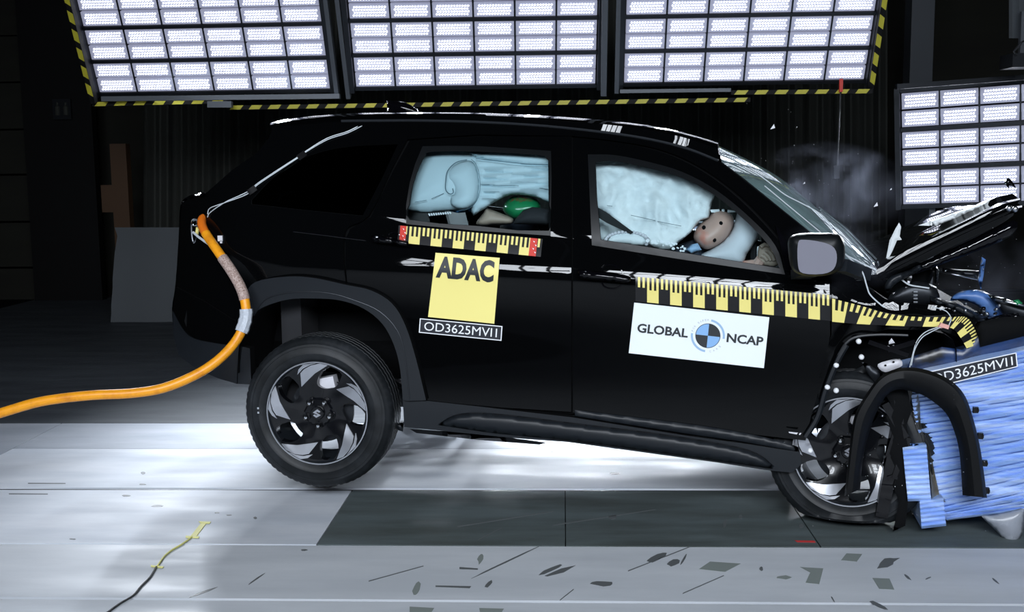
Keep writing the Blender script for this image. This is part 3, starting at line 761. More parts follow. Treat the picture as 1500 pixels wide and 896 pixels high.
# under body and cabin floor
def lv(px, py, w): return cp(px, py, w)
g = G(); pr = [(300, 540), (340, 470), (400, 445), (480, 445), (560, 480), (588, 560), (594, 618), (640, 624), (830, 641), (1000, 664), (1150, 684), (1150, 600), (590, 560), (300, 500)]
pr = [(594, 560), (594, 615), (640, 622), (830, 640), (1000, 662), (1150, 683), (1150, 640), (838, 596)]
A = [lv(x, y, .10) for x, y in pr]; B = [Vector((p.x, 1.7, p.z)) for p in A]; n = len(A)
g.add(A+B, [tuple(range(n)), tuple(range(2*n-1, n-1, -1))]+[(i, n+i, n+(i+1) % n, (i+1) % n) for i in range(n)])
g.out('underbody', M['dark'], car, False)
g = G(); pr = [(300, 530), (300, 470), (320, 400), (590, 400), (590, 470)]
pr = [(270, 470), (300, 340), (590, 345), (592, 430), (560, 440), (500, 425), (420, 425), (375, 440), (345, 480), (340, 545), (290, 530)]
A = [lv(x, y, .22) for x, y in pr]; B = [Vector((p.x, 1.58, p.z)) for p in A]; n = len(A)
g.add(A+B, [tuple(range(n)), tuple(range(2*n-1, n-1, -1))]+[(i, n+i, n+(i+1) % n, (i+1) % n) for i in range(n)])
g.out('boot_tub', M['dark'], car, False)
# inner wheel arch liner
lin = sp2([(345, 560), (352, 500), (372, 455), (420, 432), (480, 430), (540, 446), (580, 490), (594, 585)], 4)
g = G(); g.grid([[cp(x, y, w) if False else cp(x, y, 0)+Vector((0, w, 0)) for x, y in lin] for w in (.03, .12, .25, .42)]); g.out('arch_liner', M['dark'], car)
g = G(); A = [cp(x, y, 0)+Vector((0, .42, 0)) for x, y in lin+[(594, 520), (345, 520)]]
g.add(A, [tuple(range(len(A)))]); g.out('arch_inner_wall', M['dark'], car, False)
pillow('mud_flap', [(576, 622), (592, 618), (590, 632), (584, 630)], .12, .01, M['clad'], car, 4)
pillow('exhaust_shield', [(600, 628), (700, 634), (800, 648), (790, 651), (700, 644), (610, 634)], .35, .03, M['darkm'], car, 6)
# rear axle beam + far wheel are seen through the gap
# shark fin
fin = sp2([(566, 147), (590, 149), (604, 155), (617, 165)], 4)+[(612, 168), (566, 168), (567, 158)]
pillow('roof_antenna', fin, .90, .03, M['gloss'], car, 3, back=1)
# ------------------------------------------------------------------ wheels
def wheel(parent, tread_n=210, flat=None):
    """wheel about the local y axis, outer face towards -y; centre at the origin"""
    R = .345
    prof = [(.222, .175), (.236, .195), (.262, .205), (.300, .208), (.325, .195), (.338, .176), (.3435, .150), (.3445, .146), (.337, .1445), (.337, .138), (.3448, .136), (.345, .112), (.337, .1105), (.337, .102), (.345, .1005), (.345, .076), (.337, .0745), (.337, .066), (.3448, .065), (.344, .040), (.337, .039), (.337, .033), (.3435, .032), (.340, .022), (.334, .012), (.322, .001), (.312, -.005), (.3105, -.0075), (.300, -.009), (.2985, -.0065), (.270, -.010), (.267, -.0125), (.250, -.009), (.240, .002), (.236, .004), (.228, .008), (.222, .020)]
    g = G(); rows = []
    for r, y in prof:
        rr = []
        for k in range(tread_n):
            a = 2*math.pi*k/tread_n; q = r
            if r > .330 and r < .3436 and k % 3 == 0 and (y < .05 or y > .13): q = r-.003
            elif r >= .3436 and k % 3 == 0: q = r-.0015
            p = Vector((q*math.cos(a), y, q*math.sin(a)))
            if flat and p.z < -flat:                     # deflated: squashed on the floor and bulging
                ex = -flat-p.z; p.z = -flat-ex*.12; p.y += (-.05 if y < .1 else .05)*min(1, ex/.05)
            rr.append(p)
        rows.append(rr)
    g.grid(rows, True); t = g.out('tyre', M['rubber'], parent, True, 40)
    # raised sidewall marks
    g = G()
    for a in (-.05, .0): g.box((-.268, -.0135, .02+a*.4), (.004, .001, .004))
    g.out('sidewall_mark', M['greytxt'], t, False)
    g = G(); g.lathe([(.232, .012), (.2335, -.004), (.229, -.006), (.224, -.002), (.222, .006), (.216, .012), (.212, .05), (.205, .09), (.205, .17), (.222, .185), (.225, .185), (.21, .165), (.21, .1)], 96); g.out('rim', M['clad'], parent)
    g = G(); g.lathe([(.2335, -.002), (.2320, -.0065), (.2275, -.0065), (.2255, -.002)], 96); g.out('rim_lip', M['machined'], parent)
    Rr = .2275
    def pol(r, th): a = math.radians(th); return (r*Rr*math.cos(a), r*Rr*math.sin(a))
    T0 = 50; k275 = 275.
    hole = [(146, -34), (176, -33), (226, -39), (262, -49), (262, -57), (250, -66), (180, -68), (150, -60), (135, -48)]
    facet = [(165, 1), (232, -10), (247, -17), (262, -27), (273, -38), (273, -47), (215, -30)]
    sliver = [(232, -5), (255, -10), (273, -18), (274, -34), (266, -27), (252, -16)]
    holes = [[pol(r/k275, T0+72*s_+a) for r, a in hole] for s_ in range(5)]
    rimc = [pol(1, a) for a in range(0, 360, 5)]
    vo, tr, loops = tri2d([(x*1000, y*1000) for x, y in rimc], [[(x*1000, y*1000) for x, y in sp2(h, 2, True)] for h in holes], 9)
    def dish(x, z):
        r = math.hypot(x, z)/Rr; a = (math.degrees(math.atan2(z, x))-T0) % 72
        d = .030-.026*min(1, (r/.95))**1.6
        if r < .27: d = .012+.006*(r/.27)
        rp = .006*math.cos(math.radians((a-10)*5))*min(1, max(0, (r-.3)*4))
        return d+rp
    V = [Vector((p[0]/1000, dish(p[0]/1000, p[1]/1000), p[1]/1000)) for p in vo]; fs = [f for f in tr]; n0 = len(V)
    for l in loops:
        n = len(V); V += [Vector((V[i].x*(.98), V[i].y+.035, V[i].z*.98)) for i in l]
        fs += [(l[k], l[(k+1) % len(l)], n+(k+1) % len(l), n+k) for k in range(len(l))]
    pyd('rim_face', V, fs, M['rimblack'], parent, True, 30)
    for s_ in range(5):
        for nm, pl in (('spoke_facet', facet), ('rim_accent', sliver)):
            P = [pol(r/k275, T0+72*s_+a) for r, a in pl]
            vo2, tr2, lo2 = tri2d([(x*1000, z*1000) for x, z in P], (), 8)
            top = [Vector((p[0]/1000, dish(p[0]/1000, p[1]/1000)-.004, p[1]/1000)) for p in vo2]; fs = list(tr2); n = len(top); l = lo2[0]
            q_ = len(l); top += [top[i_].copy() for i_ in l]+[top[i_]+Vector((0, .012, 0)) for i_ in l]; fs += [(n+k, n+(k+1) % q_, n+q_+(k+1) % q_, n+q_+k) for k in range(q_)]
            pyd(nm, top, fs, M['machined'], parent, True, 30)
    for s_ in range(5):
        a = math.radians(36+20+72*s_); c = Vector((.057*math.cos(a), .012, .057*math.sin(a)))
        g = G(); g.lathe([(.0155, .008), (.0155, -.002), (.017, -.003)], 16, c=c); g.out('nut_seat', M['rimblack'], parent)
        g = G(); g.lathe([(.0105, .006), (.0105, -.010), (.007, -.015), (.0001, -.016)], 6, c=c); g.out('lug_nut', M['chrome'], parent)
    g = G(); g.lathe([(.031, .012), (.031, .001), (.027, -.004), (.0001, -.005)], 32); cap = g.out('hub_cap', M['rimblack'], parent)
    # emblem: angular S
    E = [(-.9, .25), (.15, 1.0), (.9, .45), (.55, .2), (.15, .48), (-.15, .27), (.9, -.35), (.9, -.4), (-.15, -1.0), (-.9, -.45), (-.55, -.2), (-.15, -.48), (.15, -.27), (-.9, .2)]
    ex = [Vector((x*.019, -.0065, z*.019)) for x, z in E]; n = len(ex); g = G()
    g.add(ex+[p+Vector((0, .004, 0)) for p in ex], [tuple(range(n))]+[(i, (i+1) % n, n+(i+1) % n, n+i) for i in range(n)]); g.out('emblem', M['machined'], cap, False)
    g = G(); g.lathe([(.145, .075), (.145, .09), (.06, .09), (.06, .06), (.075, .055), (.145, .072)], 48); g.out('brake_disc', M['darkm'], parent)
    g = G(); g.box((.02, .075, .12), (.05, .03, .03), Matrix.Rotation(-.2, 3, 'Y')); g.out('brake_caliper', M['silverstripe'], parent, False)
    g = G(); g.tube([(0, .05, 0), (0, .9, 0)], .04, 12); g.out('axle', M['dark'], parent)
# wheels are parts of the car: each an empty-free mesh carrier (hub) with sub-parts
def wheel_root(name, loc, rot):
    g = G(); g.lathe([(.05, .10), (.05, .13), (.0001, .13)], 20); o = g.out(name, M['darkm'], car); o.location = loc; o.rotation_euler = rot; return o
cr = cp(464, 605.5, 0)
wr = wheel_root('rear_wheel', (cr.x, .005, cr.z), (0, 0, math.radians(2)))
wheel(wr); wr.scale = (1.035, 1, 1.035)
def copy_sub(src, dst):
    for c in list(src.children):
        if c.name.startswith('emblem'): continue
        d = c.copy(); COL.objects.link(d); d.parent = dst; copy_sub(c, d) if False else None
wr2 = wheel_root('rear_wheel', (cr.x, MIR-.005, cr.z), (0, 0, math.pi)); copy_sub(wr, wr2)
# front wheel: turned out, leaning and deflated, still on the floor
cf = cp(1243, 668, .05)
wf = wheel_root('front_wheel', (cf.x, .05, .325), (math.radians(-6), 0, math.radians(-9)))
wheel(wf, flat=.285)
wf2 = wheel_root('front_wheel', (cf.x, MIR-.03, .36), (0, 0, math.pi)); copy_sub(wf, wf2)
# ------------------------------------------------------------------ tapes and stickers on the paint
def ruler(name, q, n, wf, first, m_y, label, teeth=4, big=.56, redends=False, sub='mark'):
    """scale tape: black strip, yellow blocks along the bottom of every other division and ticks along the top"""
    base = slab(name, q, wf, .0035, .0025, M['tapeblack'], car, max(8, n*2), 8, label)
    polys = []
    for i in range(n):
        s0 = (i)/n; ds = 1/n; yel = (i % 2 == first)
        if yel: polys.append([(s0, big), (s0+ds, big), (s0+ds, 1), (s0, 1)])
        for k in range(teeth):
            pass
        tk = ds/5
        for k in range(3):
            a = s0+tk*(2*k) if yel else s0+tk*(2*k+1)
            if not yel and k == 2: continue
            polys.append([(a, .0), (a+tk, .0), (a+tk, big+.01 if yel else big-.08), (a, big+.01 if yel else big-.08)])
    d = decal(sub, polys, q, wf, .0045, m_y, base)
    return base
q1 = quadmap([(584, 330), (795, 350), (792, 376), (582, 355)])
b = ruler('measuring_tape', q1, 13, Wb, 1, M['yellow'], 'short black and yellow scale tape with red ends under the rear window')
for s0, s1, rd in ((.012, .055, 1), (.915, .965, 1)):
    slab('tape_end', lambda s, t, s0=s0, s1=s1: q1(s0+(s1-s0)*s, t), Wb, .0055, .002, M['red'], b, 2, 2)
    decal('white_dot', [[(s0+(s1-s0)*(.4+.3*(k % 2)), .15+k*.2), (s0+(s1-s0)*(.65+.3*(k % 2)), .17+k*.2), (s0+(s1-s0)*(.6+.3*(k % 2)), .25+k*.2)] for k in range(4)], q1, Wb, .006, M['white'], b)
# long tape on the front door (top edge curves gently)
def q2(s, t):
    x = 931+(1218-931)*s; yt = 405+(432-405)*s-3.0*math.sin(math.pi*s)*0; yb = 441+(470-441)*s
    return (x-4*t*0, yt+(yb-yt)*t)
ruler('measuring_tape', q2, 17, Wb, 1, M['yellow'], 'long black and yellow scale tape across the front door', big=.5)
ft = sp2([(1219, 437), (1262, 448), (1300, 459), (1345, 464), (1395, 464), (1416, 465), (1428, 482), (1436, 503)], 8)
fb = sp2([(1219, 471), (1252, 474), (1290, 476), (1340, 478), (1385, 479), (1398, 483), (1408, 496), (1416, 510)], 8)
def q3(s, t):
    i = s*(len(ft)-1); k = min(len(ft)-2, int(i)); f = i-k
    a = (ft[k][0]*(1-f)+ft[k+1][0]*f, ft[k][1]*(1-f)+ft[k+1][1]*f); b = (fb[k][0]*(1-f)+fb[k+1][0]*f, fb[k][1]*(1-f)+fb[k+1][1]*f)
    return (a[0]+(b[0]-a[0])*t, a[1]+(b[1]-a[1])*t)
# stickers
qa = quadmap([(638, 370), (732, 377.5), (724, 474), (627, 464)])
b = slab('sticker', qa, Wb, .004, .003, M['yellow_s'], car, 8, 16, 'square yellow sticker reading ADAC on the rear door')
text('lettering', 'ADAC', qa, (.045, .045, .93, .385), Wb, .0062, M['ink'], b, .045)
qb = quadmap([(615, 466), (736, 477.5), (734.5, 499), (613.5, 487)])
b = slab('sticker', qb, Wb, .004, .003, M['sblack'], car, 8, 2, 'narrow black test number sticker below the yellow square')
def frame_border(q, wf, off_, m, parent, fx=.012, fy=.06, frame=cp):
    P = []
    for i in range(10):
        a, c = i/10, (i+1)/10
        P += [[(a, 0), (c, 0), (c, fy), (a, fy)], [(a, 1-fy), (c, 1-fy), (c, 1), (a, 1)]]
    P += [[(0, 0), (fx, 0), (fx, 1), (0, 1)], [(1-fx, 0), (1, 0), (1, 1), (1-fx, 1)]]
    decal('border', P, q, wf, off_, m, parent, frame=frame)
frame_border(qb, Wb, .005, M['white'], b)
text('lettering', 'OD3625MVI1', qb, (.06, .2, .94, .8), Wb, .0058, M['white'], b, .0)
qc = quadmap([(929, 443), (1127, 464.5), (1119, 539), (921, 517)])
b = slab('sticker', qc, Wb, .004, .003, M['white_s'], car, 10, 4, 'large white sticker reading GLOBAL NCAP on the front door')
text('lettering', 'GLOBAL', qc, (.043, .395, .418, .575), Wb, .0062, M['ink'], b, .028)
text('lettering', 'NCAP', qc, (.705, .395, .975, .575), Wb, .0062, M['ink'], b, .028)
# roundel in sticker space; radii in units of the width
asp = 198/76.
def ring_pts(r0, r1, a0, a1, n=16, cx=.565, cy=.49):
    out = []
    for i in range(n):
        t0 = math.radians(a0+(a1-a0)*i/n); t1 = math.radians(a0+(a1-a0)*(i+1)/n)
        f = lambda r, t: (cx+r*math.cos(t), cy-r*math.sin(t)*asp)
        out.append([f(r0, t0), f(r1, t0), f(r1, t1), f(r0, t1)] if r0 > 0 else [(cx, cy), f(r1, t0), f(r1, t1)])
    return out
decal('roundel_blue', ring_pts(0, .0915, 90, 180)+ring_pts(0, .0915, 270, 360), qc, Wb, .005, M['lblue'], b)
decal('roundel_black', ring_pts(0, .0915, 0, 90)+ring_pts(0, .0915, 180, 270), qc, Wb, .005, M['ink'], b)
g = decal('roundel_ring', ring_pts(.0885, .0925, 0, 360, 40), qc, Wb, .0055, M['ink'], b)
decal('roundel_arc', ring_pts(.110, .1255, -5, 84, 20)+ring_pts(.110, .1255, 177, 266, 20), qc, Wb, .005, M['mblue'], b)
def arctext(body, a0, a1, r, inward, h):
    n = len(body)
    for i, ch in enumerate(body):
        if ch == ' ': continue
        th = math.radians(a0+(a1-a0)*(i+.5)/n); vs, fs = textmesh(ch, .0); P = []
        wch = .011 if ch != 'I' else .003
        for u, v in vs:
            du = (u-.5)*wch; dv = (v-.5)*h
            if inward: x = .565+(r+dv)*math.cos(th)+du*math.sin(th); y = (r+dv)*math.sin(th)-du*math.cos(th)
            else: x = .565+(r-dv)*math.cos(th)-du*math.sin(th); y = (r-dv)*math.sin(th)+du*math.cos(th)
            p = qc(x, .49-y*asp); P.append(cp(p[0], p[1], Wb(*p)-.0053))
        pyd('letter', P, [f[::-1] for f in fs], M['greytxt'], b, False)
arctext('FOR SAFER', 172, 90, .1185, True, .0145)
arctext('CARS', 278, 330, .1185, False, .0145)
# ------------------------------------------------------------------ door mirror
mo = sp2([(1155, 350), (1168, 342), (1200, 341), (1226, 342), (1236, 352), (1238, 368), (1236, 385), (1226, 398), (1205, 404), (1176, 403), (1160, 394), (1155, 372)], 3, True)
hs = pillow('door_mirror', mo, -.14, .055, M['trim'], car, 4, back=1.8, prof=.35)
mg = sp2([(1169, 356), (1178, 351), (1206, 355), (1222, 363), (1226, 378), (1221, 394), (1205, 401), (1176, 400), (1169, 388)], 3, True)
V = [cp(x, y, -.205-.03*(1200-x)/60*.3) for x, y in mg]
vo, tr, lp = tri2d(mg, (), 7)
vv = [cp(p[0], p[1], -.204) for p in vo]; n = len(vv)
pyd('mirror_glass', vv+[p+Vector((0, .01, 0)) for p in vv], tr+[(lp[0][k], lp[0][(k+1) % len(lp[0])], n+lp[0][(k+1) % len(lp[0])], n+lp[0][k]) for k in range(len(lp[0]))], M['mirror'], hs, False)
g = G(); g.beam(cp(1232, 388, -.12), cp(1268, 402, .06), .05, .05); g.beam(cp(1190, 395, -.1), cp(1172, 402, .05), .08, .04); g.out('mirror_arm', M['clad'], hs, False)
# ------------------------------------------------------------------ cabin: seats, airbags
def Wi(d): return lambda x, y: Wb(x, y)+d
g = G(); A = [cp(x, y, .16) for x, y in ((300, 290), (592, 335), (870, 362), (1150, 410), (1150, 640), (594, 600), (560, 430), (345, 440), (290, 400))]; B = [Vector((p.x, 1.64, p.z)) for p in A]; n = len(A)
# seats
for px in (700, 985):
    for w in (.50, 1.30):
        a = cp(px, 470, w); a = Vector((cp(px, 470, .2).x-.15, w, cp(px, 470, .2).z))
        g = G(); g.box(a+Vector((.1, 0, 0)), (.26, .25, .10)); g.box(a+Vector((-.24, 0, .30)), (.07, .25, .32), Matrix.Rotation(-.25, 3, 'Y')); s_ = g.out('seat', M['seat'], car, False)
        bv = s_.modifiers.new('b', 'BEVEL'); bv.width = .05; bv.segments = 3
        g = G(); g.box(a+Vector((-.36, 0, .70)), (.05, .13, .09), Matrix.Rotation(-.2, 3, 'Y')); h_ = g.out('headrest', M['seat'], s_, False); bv = h_.modifiers.new('b', 'BEVEL'); bv.width = .04; bv.segments = 3
g = G(); a = cp(1170, 440, .2); g.box((a.x, .9, a.z), (.16, .72, .14)); o = g.out('dashboard', M['seat'], car, False); bv = o.modifiers.new('b', 'BEVEL'); bv.width = .05; bv.segments = 3
g = G(); a = cp(700, 470, .9); g.box((a.x-.75, .9, a.z-.1), (.05, .7, .3)); g.out('rear_bulkhead', M['seat'], car, False)
# rear curtain airbag
fold1 = lambda x, y: .010*math.sin((y-262+.06*(x-700)*math.sin((y-230)/18))*.62)*min(1, max(0, (x-694)/15))
cb = pillow('curtain_airbag', sp2([(690, 232), (720, 232), (760, 235), (815, 240), (820, 300), (806, 298), (783, 288), (748, 285), (720, 299), (704, 309), (690, 310)], 3, True), Wi(.115), .05, M['bag'], car, 4, fold=fold1, prof=.4, label='pale blue inflated curtain airbag behind the rear window')
pillow('airbag_top_fold', sp2([(690, 222), (740, 220), (820, 224), (820, 243), (780, 243), (740, 238), (696, 231)], 3, True), Wi(.10), .05, M['bag'], cb, 4)
pillow('airbag_lobe', sp2([(590, 300), (597, 262), (610, 236), (630, 218), (665, 214), (700, 220), (708, 250), (702, 290), (684, 305), (655, 309), (625, 312), (600, 309)], 3, True), Wi(.135), .085, M['bag'], cb, 4, prof=.55)
pillow('airbag_lobe', sp2([(667, 239), (685, 234), (695, 240), (701, 256), (702, 278), (697, 295), (684, 305), (672, 306), (661, 300), (660, 288), (665, 282), (662, 270), (655, 262), (656, 250)], 4, True), Wi(.075), .05, M['bag'], cb, 3, prof=.55)
def seam(name, pts, w, r, parent, m='seam', n=6):
    g = G(); g.tube([cp(x, y, w(x, y) if callable(w) else w) for x, y in pts], r, 5); return g.out(name, M[m], parent)
seam('airbag_seam', sp2([(690, 233), (697, 240), (702, 256), (703, 278), (697, 296), (685, 306), (672, 308)], 4), Wi(.045), .0012, cb)
seam('airbag_seam', sp2([(684, 234), (668, 238), (656, 250), (653, 265), (653, 278), (659, 284), (664, 282), (663, 276)], 4), Wi(.035), .0022, cb)
seam('airbag_seam', sp2([(697, 232), (730, 236), (770, 240), (804, 241)], 4), Wi(.045), .0015, cb)
for p in ([(608, 296), (625, 293)], [(632, 291), (650, 283)], [(678, 277), (684, 276)], [(688, 275), (699, 272)], [(704, 270), (717, 270)], [(722, 271), (760, 272)], [(790, 275), (803, 277)]): seam('stitching', p, Wi(.052), .0011, cb)
pillow('airbag_scrap', [(656, 309), (672, 306), (700, 302), (716, 297), (712, 306), (690, 310), (672, 312)], Wi(.16), .02, M['seatblue'], cb, 4)
# seat shapes behind the rear window
pillow('booster_seat', [(754, 322), (766, 308), (780, 303), (806, 306), (806, 330), (752, 328)], Wi(.10), .05, M['seat'], car, 4)
pillow('beige_bolster', sp2([(698, 325), (708, 312), (712, 306), (720, 307), (744, 316), (752, 321), (748, 328), (720, 330), (702, 330)], 3, True), Wi(.13), .05, M['beige'], car, 4)
g = G()
for i in range(10): g.beam(cp(628+i*3.4, 312.5-i*.25, Wb(628, 312)+.1), cp(630+i*3.4, 316-i*.35, Wb(628, 312)+.1), .006, .006)
g.out('buckle_teeth', M['white'], car, False)
# front curtain airbag: crinkled
from mathutils import noise as mn
def crk(x, y):
    a = 1-abs(mn.noise(Vector((x*.022+y*.006, y*.013-x*.01, 1.7))))*2.4; b = 1-abs(mn.noise(Vector((x*.055-y*.02, y*.045+x*.02, 5.2))))*2.2; d = 1-abs(mn.noise(Vector((x*.12, y*.11, 9.))))*2
    return -.026*max(a, -.4)-.014*max(b, -.4)-.006*max(d, -.3)+.03
fb_ = pillow('curtain_airbag', sp2([(846, 238), (872, 226), (915, 232), (960, 240), (1005, 252), (1040, 272), (1047, 285), (1043, 296), (1040, 308), (1038, 319), (1026, 323), (1012, 340), (993, 356), (980, 366), (955, 362), (925, 343), (900, 322), (880, 308), (846, 304)], 2, True), Wi(.12), .04, M['bag2'], car, 4, fold=crk, prof=.3, label='white crumpled curtain airbag behind the front window')
pillow('airbag_tail', [(866, 300), (878, 306), (905, 328), (935, 345), (975, 366), (940, 372), (905, 360), (868, 350)], Wi(.19), .03, M['bag2'], fb_, 5, fold=crk)
for p in ([(889, 301), (897, 302)], [(924, 315), (960, 323)], [(963, 324), (998, 331)]): seam('printed_line', p, Wi(.062), .0012, fb_)
pillow('airbag_tether', [(1040, 307), (1060, 306), (1086, 310), (1060, 311.5), (1042, 311)], Wi(.13), .006, M['bag2'], fb_, 3)
g = G(); g.grid([[cp(x, y, .12) for x, y in ((866, 298), (890, 312), (928, 340))], [cp(x, y, .12) for x, y in ((866, 312), (888, 326), (924, 343))]]); g.grid([[cp(x, y, .128) for x, y in ((866, 298), (890, 312), (928, 340))][::-1], [cp(x, y, .128) for x, y in ((866, 312), (888, 326), (924, 343))][::-1]]); g.out('seat_belt', M['trim'], car)
# round pad with scalloped rim
pd = pillow('seat_airbag', sp2([(888, 354), (893, 344), (905, 339), (922, 338), (938, 342), (947, 350), (948, 357), (940, 360), (915, 358), (895, 357)], 3, True), Wi(.085), .03, M['bag2'], car, 4)
g = G()
for k in range(22):
    t = math.pi*(1.08-k/21*1.2)*-1; x = 918+31*math.cos(t); y = 352.5+13*math.sin(t)
    g.ell(cp(x, y, Wb(x, y)+.06), (.0085, .008, .008), 8, 6)
g.out('scalloped_rim', M['silverstripe'], pd)
g = G()
random.seed(3)
for k in range(46):
    x = random.uniform(946, 1004); y = 350+(x-946)*.26+random.uniform(-5, 4)
    g.box(cp(x, y, Wb(x, y)+.03), (random.uniform(.002, .006), .003, random.uniform(.002, .004)), Matrix.Rotation(random.uniform(0, 3), 3, 'Y'))
o = g.out('glass_crumbs', M['white'], car, False); o['kind'] = 'stuff'
# steering wheel airbag
pillow('steering_airbag', sp2([(1022, 378), (1040, 366), (1060, 352), (1074, 332), (1082, 305), (1094, 298), (1108, 306), (1117, 318), (1118, 332), (1108, 352), (1094, 372), (1082, 388)], 3, True), Wi(.17), .07, M['bag3'], car, 4, prof=.5)
g = G(); c0 = cp(1112, 360, .5); a_ = [c0+Vector((.10*math.cos(t)*.3, .19*math.cos(t), .19*math.sin(t))) for t in [2*math.pi*k/24 for k in range(25)]]; g.tube(a_, .014, 8); g.out('steering_wheel', M['seat'], car)
pillow('passenger_airbag', sp2([(1092, 262), (1140, 274), (1185, 308), (1230, 350), (1256, 378), (1250, 396), (1200, 396), (1150, 380), (1110, 330), (1085, 290)], 3, True), .62, .05, M['bag'], car, 6)
# wires and white streaks along the windscreen
def wscr(i, j): return WS[i][j]
g = G(); g.tube([cp(x, y, .33) for x, y in sp2([(1106, 252), (1128, 268), (1150, 285), (1175, 298), (1200, 312), (1214, 326), (1221, 341)], 4)], .0025, 6); g.out('windscreen_crack', M['wire'], car)
g = G(); g.tube([cp(x, y, Wb(x, y)-.004) for x, y in ((1120, 272), (1150, 297), (1202, 340))], .0022, 6); g.out('pillar_bead', M['wire'], car)
for k, (o1, o2) in enumerate(((0, 0), (5, 7), (10, 13))):
    g = G(); g.tube([cp(x, y, .45) for x, y in ((1200+o1*.3, 303+o2*.6), (1240, 334+o2*.8), (1284-o1*.6, 380+o2*.5))], [.003, .006, .004], 6); g.out('windscreen_streak', M['steel'], car)  # white streaks modelled as thin steel tubes
# ------------------------------------------------------------------ crushed front
fend = sp2([(1219, 412), (1235, 402), (1262, 410), (1297, 438), (1330, 444), (1370, 447), (1392, 452), (1410, 462), (1428, 478), (1437, 504)], 3)+[(1418, 514), (1404, 494), (1380, 484), (1300, 482), (1262, 490), (1240, 505), (1219, 540), (1202, 600), (1196, 560), (1218, 490)]
def Wf(x, y):
    w = Wb(min(x, 1219), y) if x < 1219 else Wb(1219, min(max(y, 434), 520))
    if x >= 1219:
        sh = 434+(x-1219)*.33
        if x > 1290: sh = 458
        if y < sh: w += .030*min(1.5, ((sh-y)/28))**1.15
        w += .010*math.sin((x-1219)*.05)+.002*math.sin(x*.11+y*.09)
        if x > 1395: w += .0016*(x-1395)
    return w
panel('front_wing', fend, Wf, M['paint'], car, (), 6, .02)
base = slab('measuring_tape', q3, Wf, .018, .012, M['tapeblack'], car, 60, 8, 'bent black and yellow scale tape on the crumpled front wing')
P = []
n = 13
for i in range(n):
    s0 = i/n; ds = 1/n; yel = i % 2 == 0
    if yel: P.append([(s0, .48), (s0+ds*.5, .48), (s0+ds, .48), (s0+ds, 1), (s0+ds*.5, 1), (s0, 1)])
    for k in range(3 if yel else 2):
        a = s0+ds/5*(2*k)+(0 if yel else ds*.2); P.append([(a, 0), (a+ds/5, 0), (a+ds/5, .5 if yel else .4), (a, .5 if yel else .4)])
decal('mark', P, q3, Wf, .0225, M['yellow'], base)
# bonnet, thrown up and buckled
def bon(name, bot, top, w0, w1, th, m='paint', k=14, far=None):
    rows = []
    bo = [bot[0]]; 
    for i in range(k+1):
        t = i/k
        def at(c):
            u = t*(len(c)-1); j = min(len(c)-2, int(u)); f = u-j; return (c[j][0]*(1-f)+c[j+1][0]*f, c[j][1]*(1-f)+c[j+1][1]*f)
        a = at(bot); b = at(top); row = []
        for s_ in range(7):
            u = s_/6; row.append(cp(a[0]+(b[0]-a[0])*u, a[1]+(b[1]-a[1])*u, w0+(w1-w0)*u+.012*math.sin(u*math.pi*2)))
        rows.append(row)
    return rows
hb = sp2([(1284, 402), (1330, 380), (1400, 344), (1460, 318), (1486, 305)], 4); ht = sp2([(1284, 389), (1330, 362), (1400, 328), (1460, 300), (1494, 291)], 4)
rows = []
for i in range(len(hb)):
    a, b = hb[i], ht[i]; t = i/(len(hb)-1)
    e0 = cp(a[0], a[1]+9+6*math.sin(t*3.1), .14); e1 = cp(a[0], a[1], .118); e2 = cp((a[0]+b[0])/2, (a[1]+b[1])/2, .1215); e3 = cp(b[0], b[1]+2.5, .1265); e4 = cp(b[0], b[1]-.5, .20)
    row = [e0, e1, e2, e3, e4]
    cz = e4
    for w in (.32, .4, .5, .6, .75, .9, 1.1, 1.3, 1.5, 1.62): row.append(Vector((cz.x+.02, w, cz.z-.066*(w-.26)+.004*math.sin(t*6+w*5)+(.020 if .36 < w < .6 and t > .3 else 0))))
    rows.append(row)
g = G(); g.grid(rows); g.grid([[p+Vector((.01, 0, -.03)) for p in r[2:-2]][::-1] for r in rows]); bn = g.out('bonnet', M['paint'], car, True, 45)
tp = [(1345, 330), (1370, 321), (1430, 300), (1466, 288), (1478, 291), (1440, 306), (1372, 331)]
pillow('bonnet_highlight', tp, .40, .02, M['silverstripe'] if False else M['bag2'], bn, 5, prof=.3, label='raised strip along the bonnet with its bright reflection painted pale')  # bright reflection on the bonnet put into a pale colour
pillow('bonnet_inner', sp2([(1296, 402), (1350, 384), (1420, 352), (1485, 322), (1482, 345), (1420, 372), (1350, 398), (1300, 414)], 3, True), .22, .02, M['gloss'], bn, 6)
for x, y in ((1478, 305), (1487, 306)):
    g = G(); g.ell(cp(x, y, .08), (.012, .01, .012), 10, 6); g.out('rubber_stop', M['steel'], bn)
# twisted glass trim sliver sticking up at the scuttle
sv = pillow('trim_shard', [(1298, 378), (1303, 352), (1312, 334), (1317, 326), (1320, 332), (1318, 346), (1321, 351), (1314, 352), (1308, 366), (1302, 378)], .25, .008, M['bag2'], car, 3)
